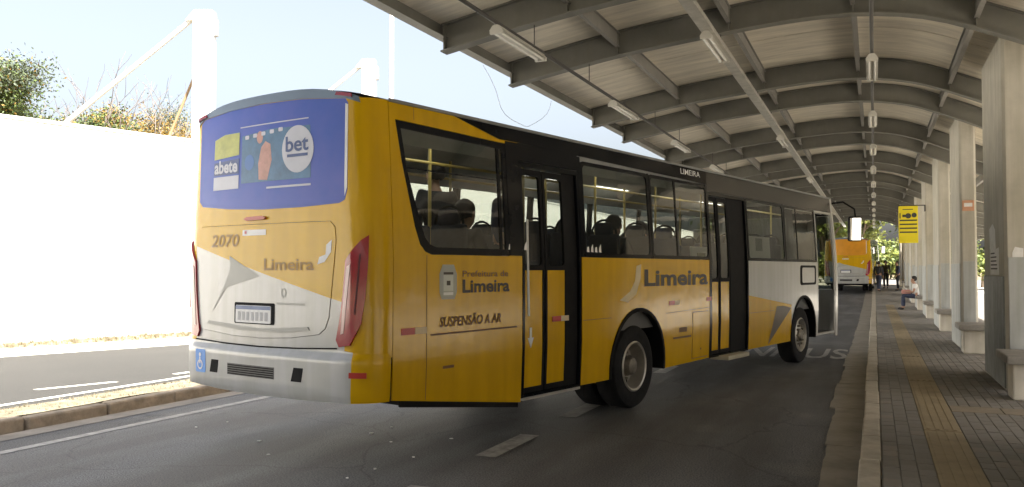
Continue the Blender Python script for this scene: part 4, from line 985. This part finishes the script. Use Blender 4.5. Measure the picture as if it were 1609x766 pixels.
for lab, x, y, rz, c in (('standing passenger in dark clothes inside the bus behind the rear door', .30, 1.95, 60, CLD), ('standing passenger in navy clothes inside the bus before the rear wheel', .15, 3.25, -80, CLB)):
    person(lab, bus.matrix_basis @ Vector((x, y, 1.06)), R(rz), STAND(.04), c, CLD, group='passengers inside the yellow bus')
for k, (i, s, c) in enumerate(((1, 1, CLD), (0, -1, CLB), (3, 1, CLD), (5, -1, CLG), (12, 1, CLB), (16, -1, CLD))):
    lab = ['passenger in dark top by the rearmost side window of the bus', 'passenger in navy top on the back seat of the bus', 'passenger in dark top at the window above the rear wheel', 'passenger in olive top behind the middle door of the bus', 'passenger in navy top on the far side of the bus aisle', 'passenger in dark top across the aisle near the middle door'][k]
    person(lab, seatw(i, s), R(-13.5), SIT, c, CLD, group='passengers inside the yellow bus')

# ------------------------------------------------------------------ left background: wall, masts, trees
b = MB(); v = []; th = .25
for x, y in wl: v += [(x, y, -.03), (x, y, 4.86), (x - th, y, 4.86), (x - th, y, -.03)]
b.add(v, [[i * 4 + k, i * 4 + (k + 1) % 4, i * 4 + 4 + (k + 1) % 4, i * 4 + 4 + k] for i in range(len(wl) - 1) for k in range(4)] + [[0, 1, 2, 3]])
ww = b.obj('boundary_wall', WALLW); tag(ww, 'tall plain white boundary wall beyond the far road', 'wall')
b = MB(); v = []
for x, y in wl: v += [(x + .03, y, 4.862), (x + .03, y, 4.93), (x - th - .03, y, 4.93), (x - th - .03, y, 4.862)]
b.add(v, [[i * 4 + k, i * 4 + (k + 1) % 4, i * 4 + 4 + (k + 1) % 4, i * 4 + 4 + k] for i in range(len(wl) - 1) for k in range(4)]); b.obj('coping', WALLW, ww)
def mast(label, x, y, h, wd, bar, thin, rz=R(23)):
    root = empty('white_mast', (x, y, 0), rz); tag(root, label, 'mast')
    MB().box(-wd / 2, wd / 2, -.25, .25, 0, h, .06).obj('column', PYL, root)
    MB().prism([(-wd / 2 - .28, h - .36), (-wd / 2 + .002, h - .36), (-wd / 2 + .002, h - .03)], -.16, .16, 'y').obj('head_bracket', PYL, root)
    MB().box(wd / 2 + .001, wd / 2 + .12, -.1, .1, h - .9, h - .3, .02).obj('lamp_box', mat('lamp_grey', (.3, .3, .3), .5), root)
    MB().tube([(-wd / 2, 0, h - .22), bar], .085, 10).obj('stay_bar', PYL, root, smooth=True)
    if thin: MB().tube([(-wd / 2 + .02, .3, h - 1.95), thin], .05, 8).obj('rusty_stay', RUST, root, smooth=True)
    return root
mast('tall white mast with long diagonal stay and thin brown stay', -21.63, 23.44, 10.75, .70, (-5.9, 0, 5.9), (-1.75, .3, 5.3))
mast('shorter-looking white mast with a diagonal stay behind the bus roof', -20.63, 32.54, 10.98, .62, (-4.2, 0, 7.6), None)
pp_ = empty('light_pole', (-21.8, 36.4, 0)); tag(pp_, 'slim white light pole rising behind the bus roof', 'pole')
MB().tube([(0, 0, 0), (0, 0, 16)], [.14, .11], 12).obj('shaft', PYL, pp_, smooth=True); MB().tube([(0, 0, 0), (0, 0, .4)], [.22, .2], 12).obj('base', PYL, pp_, smooth=True)
def tree(label, x, y, h, crown, leaves, nleaf, lsize, bark=BARK, tr=.22, group=None, depth=4, spread=.55, trunk_h=.45, seed=1):
    rnd = random.Random(seed); root = empty('tree', (x, y, -.03)); tag(root, label, 'tree', group)
    b = MB(); tips = []
    def grow_(p, d, ln, r, lev):
        pts = [p]; q = p; dd = d
        for _ in range(3):
            dd = (dd + Vector((rnd.uniform(-.22, .22), rnd.uniform(-.22, .22), rnd.uniform(-.05, .15)))).normalized(); q = q + dd * ln / 3; pts.append(q)
        b.tube(pts, [r, r * .88, r * .76, r * .62], 6 if lev else 9, cap=False)
        if lev >= depth: tips.append((q, dd)); return
        for k in range(3 if lev else 4):
            a = rnd.uniform(0, 6.28); nd = (dd + Vector((math.cos(a), math.sin(a), rnd.uniform(-.1, .5))) * (spread + .25 * rnd.random())).normalized(); grow_(q if k else pts[2], nd, ln * rnd.uniform(.55, .8), r * .58, lev + 1)
    grow_(Vector((0, 0, 0)), Vector((0, 0, 1)), h * trunk_h, tr, 0)
    b.obj('trunk', bark, root, smooth=True)
    if nleaf:
        rng = np.random.RandomState(seed); T = np.array([t[0][:] for t in tips]); N = nleaf
        idx = rng.randint(0, len(T), N); C = T[idx] + rng.normal(0, crown, (N, 3)) * np.array([1, 1, .7])
        A = rng.normal(0, 1, (N, 3)); A /= np.linalg.norm(A, axis=1)[:, None]; B = np.cross(A, rng.normal(0, 1, (N, 3))); B /= np.linalg.norm(B, axis=1)[:, None]
        s = lsize * rng.uniform(.5, 1.2, (N, 1)); V = np.stack([C - A * s, C - B * s * .5, C + A * s, C + B * s * .5], 1).reshape(-1, 3)
        me = bpy.data.meshes.new('crown'); me.vertices.add(4 * N); me.vertices.foreach_set('co', V.ravel()); me.loops.add(4 * N); me.loops.foreach_set('vertex_index', np.arange(4 * N)); me.polygons.add(N); me.polygons.foreach_set('loop_start', np.arange(N) * 4)
        tipm = rng.randint(0, len(leaves), len(T)); mi = np.where(rng.rand(N) < .75, tipm[idx], rng.randint(0, len(leaves), N)); 
        for m in leaves: me.materials.append(m)
        me.update(calc_edges=True); me.polygons.foreach_set('material_index', mi.astype(np.int32)); link('crown', me, root)
    return root
tree('leafy tree with green and orange crown behind the wall', -33.6, 24.8, 9.8, .5, [LEAFG, LEAFG, LEAFO, LEAFG, LEAFD], 130000, .075, trunk_h=.42, spread=.75, seed=3)
tree('bare leafless tree with pale branches, beside the stay foot', -34.0, 29.0, 10.2, .4, [LEAFO], 0, .1, bark=BARKP, tr=.085, depth=4, seed=5)
tree('bare leafless tree with dark forked trunk behind the long stay', -31.4, 28.0, 9.0, .4, [LEAFO], 0, .1, bark=BARKP, tr=.10, depth=4, seed=8)
tree('orange autumn tree beside the tall white mast', -30.6, 32.9, 7.6, .5, [LEAFO, LEAFO, LEAFD, LEAFO], 60000, .06, seed=11, spread=.7)
tree('thin orange-brown tree between the bare trees and the mast', -33.4, 31.6, 7.0, .45, [LEAFO, LEAFD, BARKP], 14000, .07, seed=12)
for k, (x, y, h, sd) in enumerate(((-4, 84, 12, 21), (3.5, 80, 11, 22), (-10, 78, 12, 23), (9, 88, 13, 24), (-1, 98, 15, 25), (16, 80, 12, 26))):
    tree(['yellow-green tree beyond the far bus', 'yellow-green tree beyond the end of the platform', 'yellow-green tree past the far bus, next to the white wall', 'yellow-green tree past the platform, farther to the side', 'tallest yellow-green tree standing behind the others', 'yellow-green tree outside the canopy past the piers'][k], x, y, h, .75, [LEAFY, LEAFY, LEAFG], 9000, .26, seed=sd, group='trees beyond the platform end', trunk_h=.3, spread=.8, depth=3)
SHL = ['low yellow-green shrub straight past the platform end', 'low yellow-green shrub beyond the standing people', 'low yellow-green shrub past the last pier', 'low yellow-green shrub behind the far bus', 'low yellow-green shrub between far bus and white wall', 'low yellow-green shrub out past the yard edge', 'broad yellow-green shrub at the back of the plaza', 'broad yellow-green shrub at the back of the yard']
for k, (x, y, h) in enumerate(((.4, 76, 4.6), (2.6, 74, 4.2), (5.4, 75, 4.8), (-2.4, 77, 4.6), (-6.5, 76, 4.8), (9.5, 78, 5), (1.2, 90, 6.5), (7, 95, 6.5))):
    o = tree(SHL[k], x, y, h, .6, [LEAFY, LEAFY, LEAFG], 9000, .18, seed=40 + k, group='shrubs beyond the platform end', trunk_h=.26, spread=.95, depth=3, tr=.09); o.name = 'shrub'; o['category'] = 'shrub'
# sunlit yard on the open side of the platform
sheet('yard', [(5.21, -40), (70, -40), (70, 140), (5.21, 140)], .0, mat('yard_concrete', (.52, .49, .43), .9, var=.2, scale=.5, bump=.3, bscale=30))
sheet('plaza', [(-14, 62.5), (5.2, 62.5), (5.2, 120), (-14, 120)], .52, mat('plaza_concrete', (.40, .36, .28), .9, var=.2, scale=.5))
b = MB().box(26, 26.3, -60, 150, -.03, 7.5); yw = b.obj('sky_block_wall', mat('cream_wall', (.40, .35, .26), .9, var=.08, scale=1, streak=.1)); tag(yw, 'tall unseen cream wall added across the yard to block sky reflections', 'wall')  # out-of-view wall added to keep the sky strip off the bus windows
MB().box(25.95, 26.35, -60, 150, 7.502, 7.62).obj('coping', WALLW, yw)

# ------------------------------------------------------------------ litter on the road
for k, (x, y) in enumerate(((-4.7, 7.49), (-4.69, 7.87), (-3.84, 7.57), (-3.77, 6.7), (-3.88, 5.83), (-5.49, 6.74), (-5.02, 6.29), (-6.58, 7.07), (-6.49, 7.44), (-3.84, 6.18), (-4.3, 7.2))):
    s = random.uniform(.012, .024); pts = [(s * random.uniform(.6, 1.2) * math.cos(a), s * random.uniform(.6, 1.2) * math.sin(a)) for a in np.linspace(0, 6.28, 7)[:-1]]
    o = MB().prism(pts, 0, random.uniform(.004, .010), 'z').obj('paper_scrap', PAPER, None, (x, y, .001)); tag(o, 'tiny white paper scrap lying on the dark asphalt behind the bus', 'litter', 'paper scraps scattered on the asphalt')
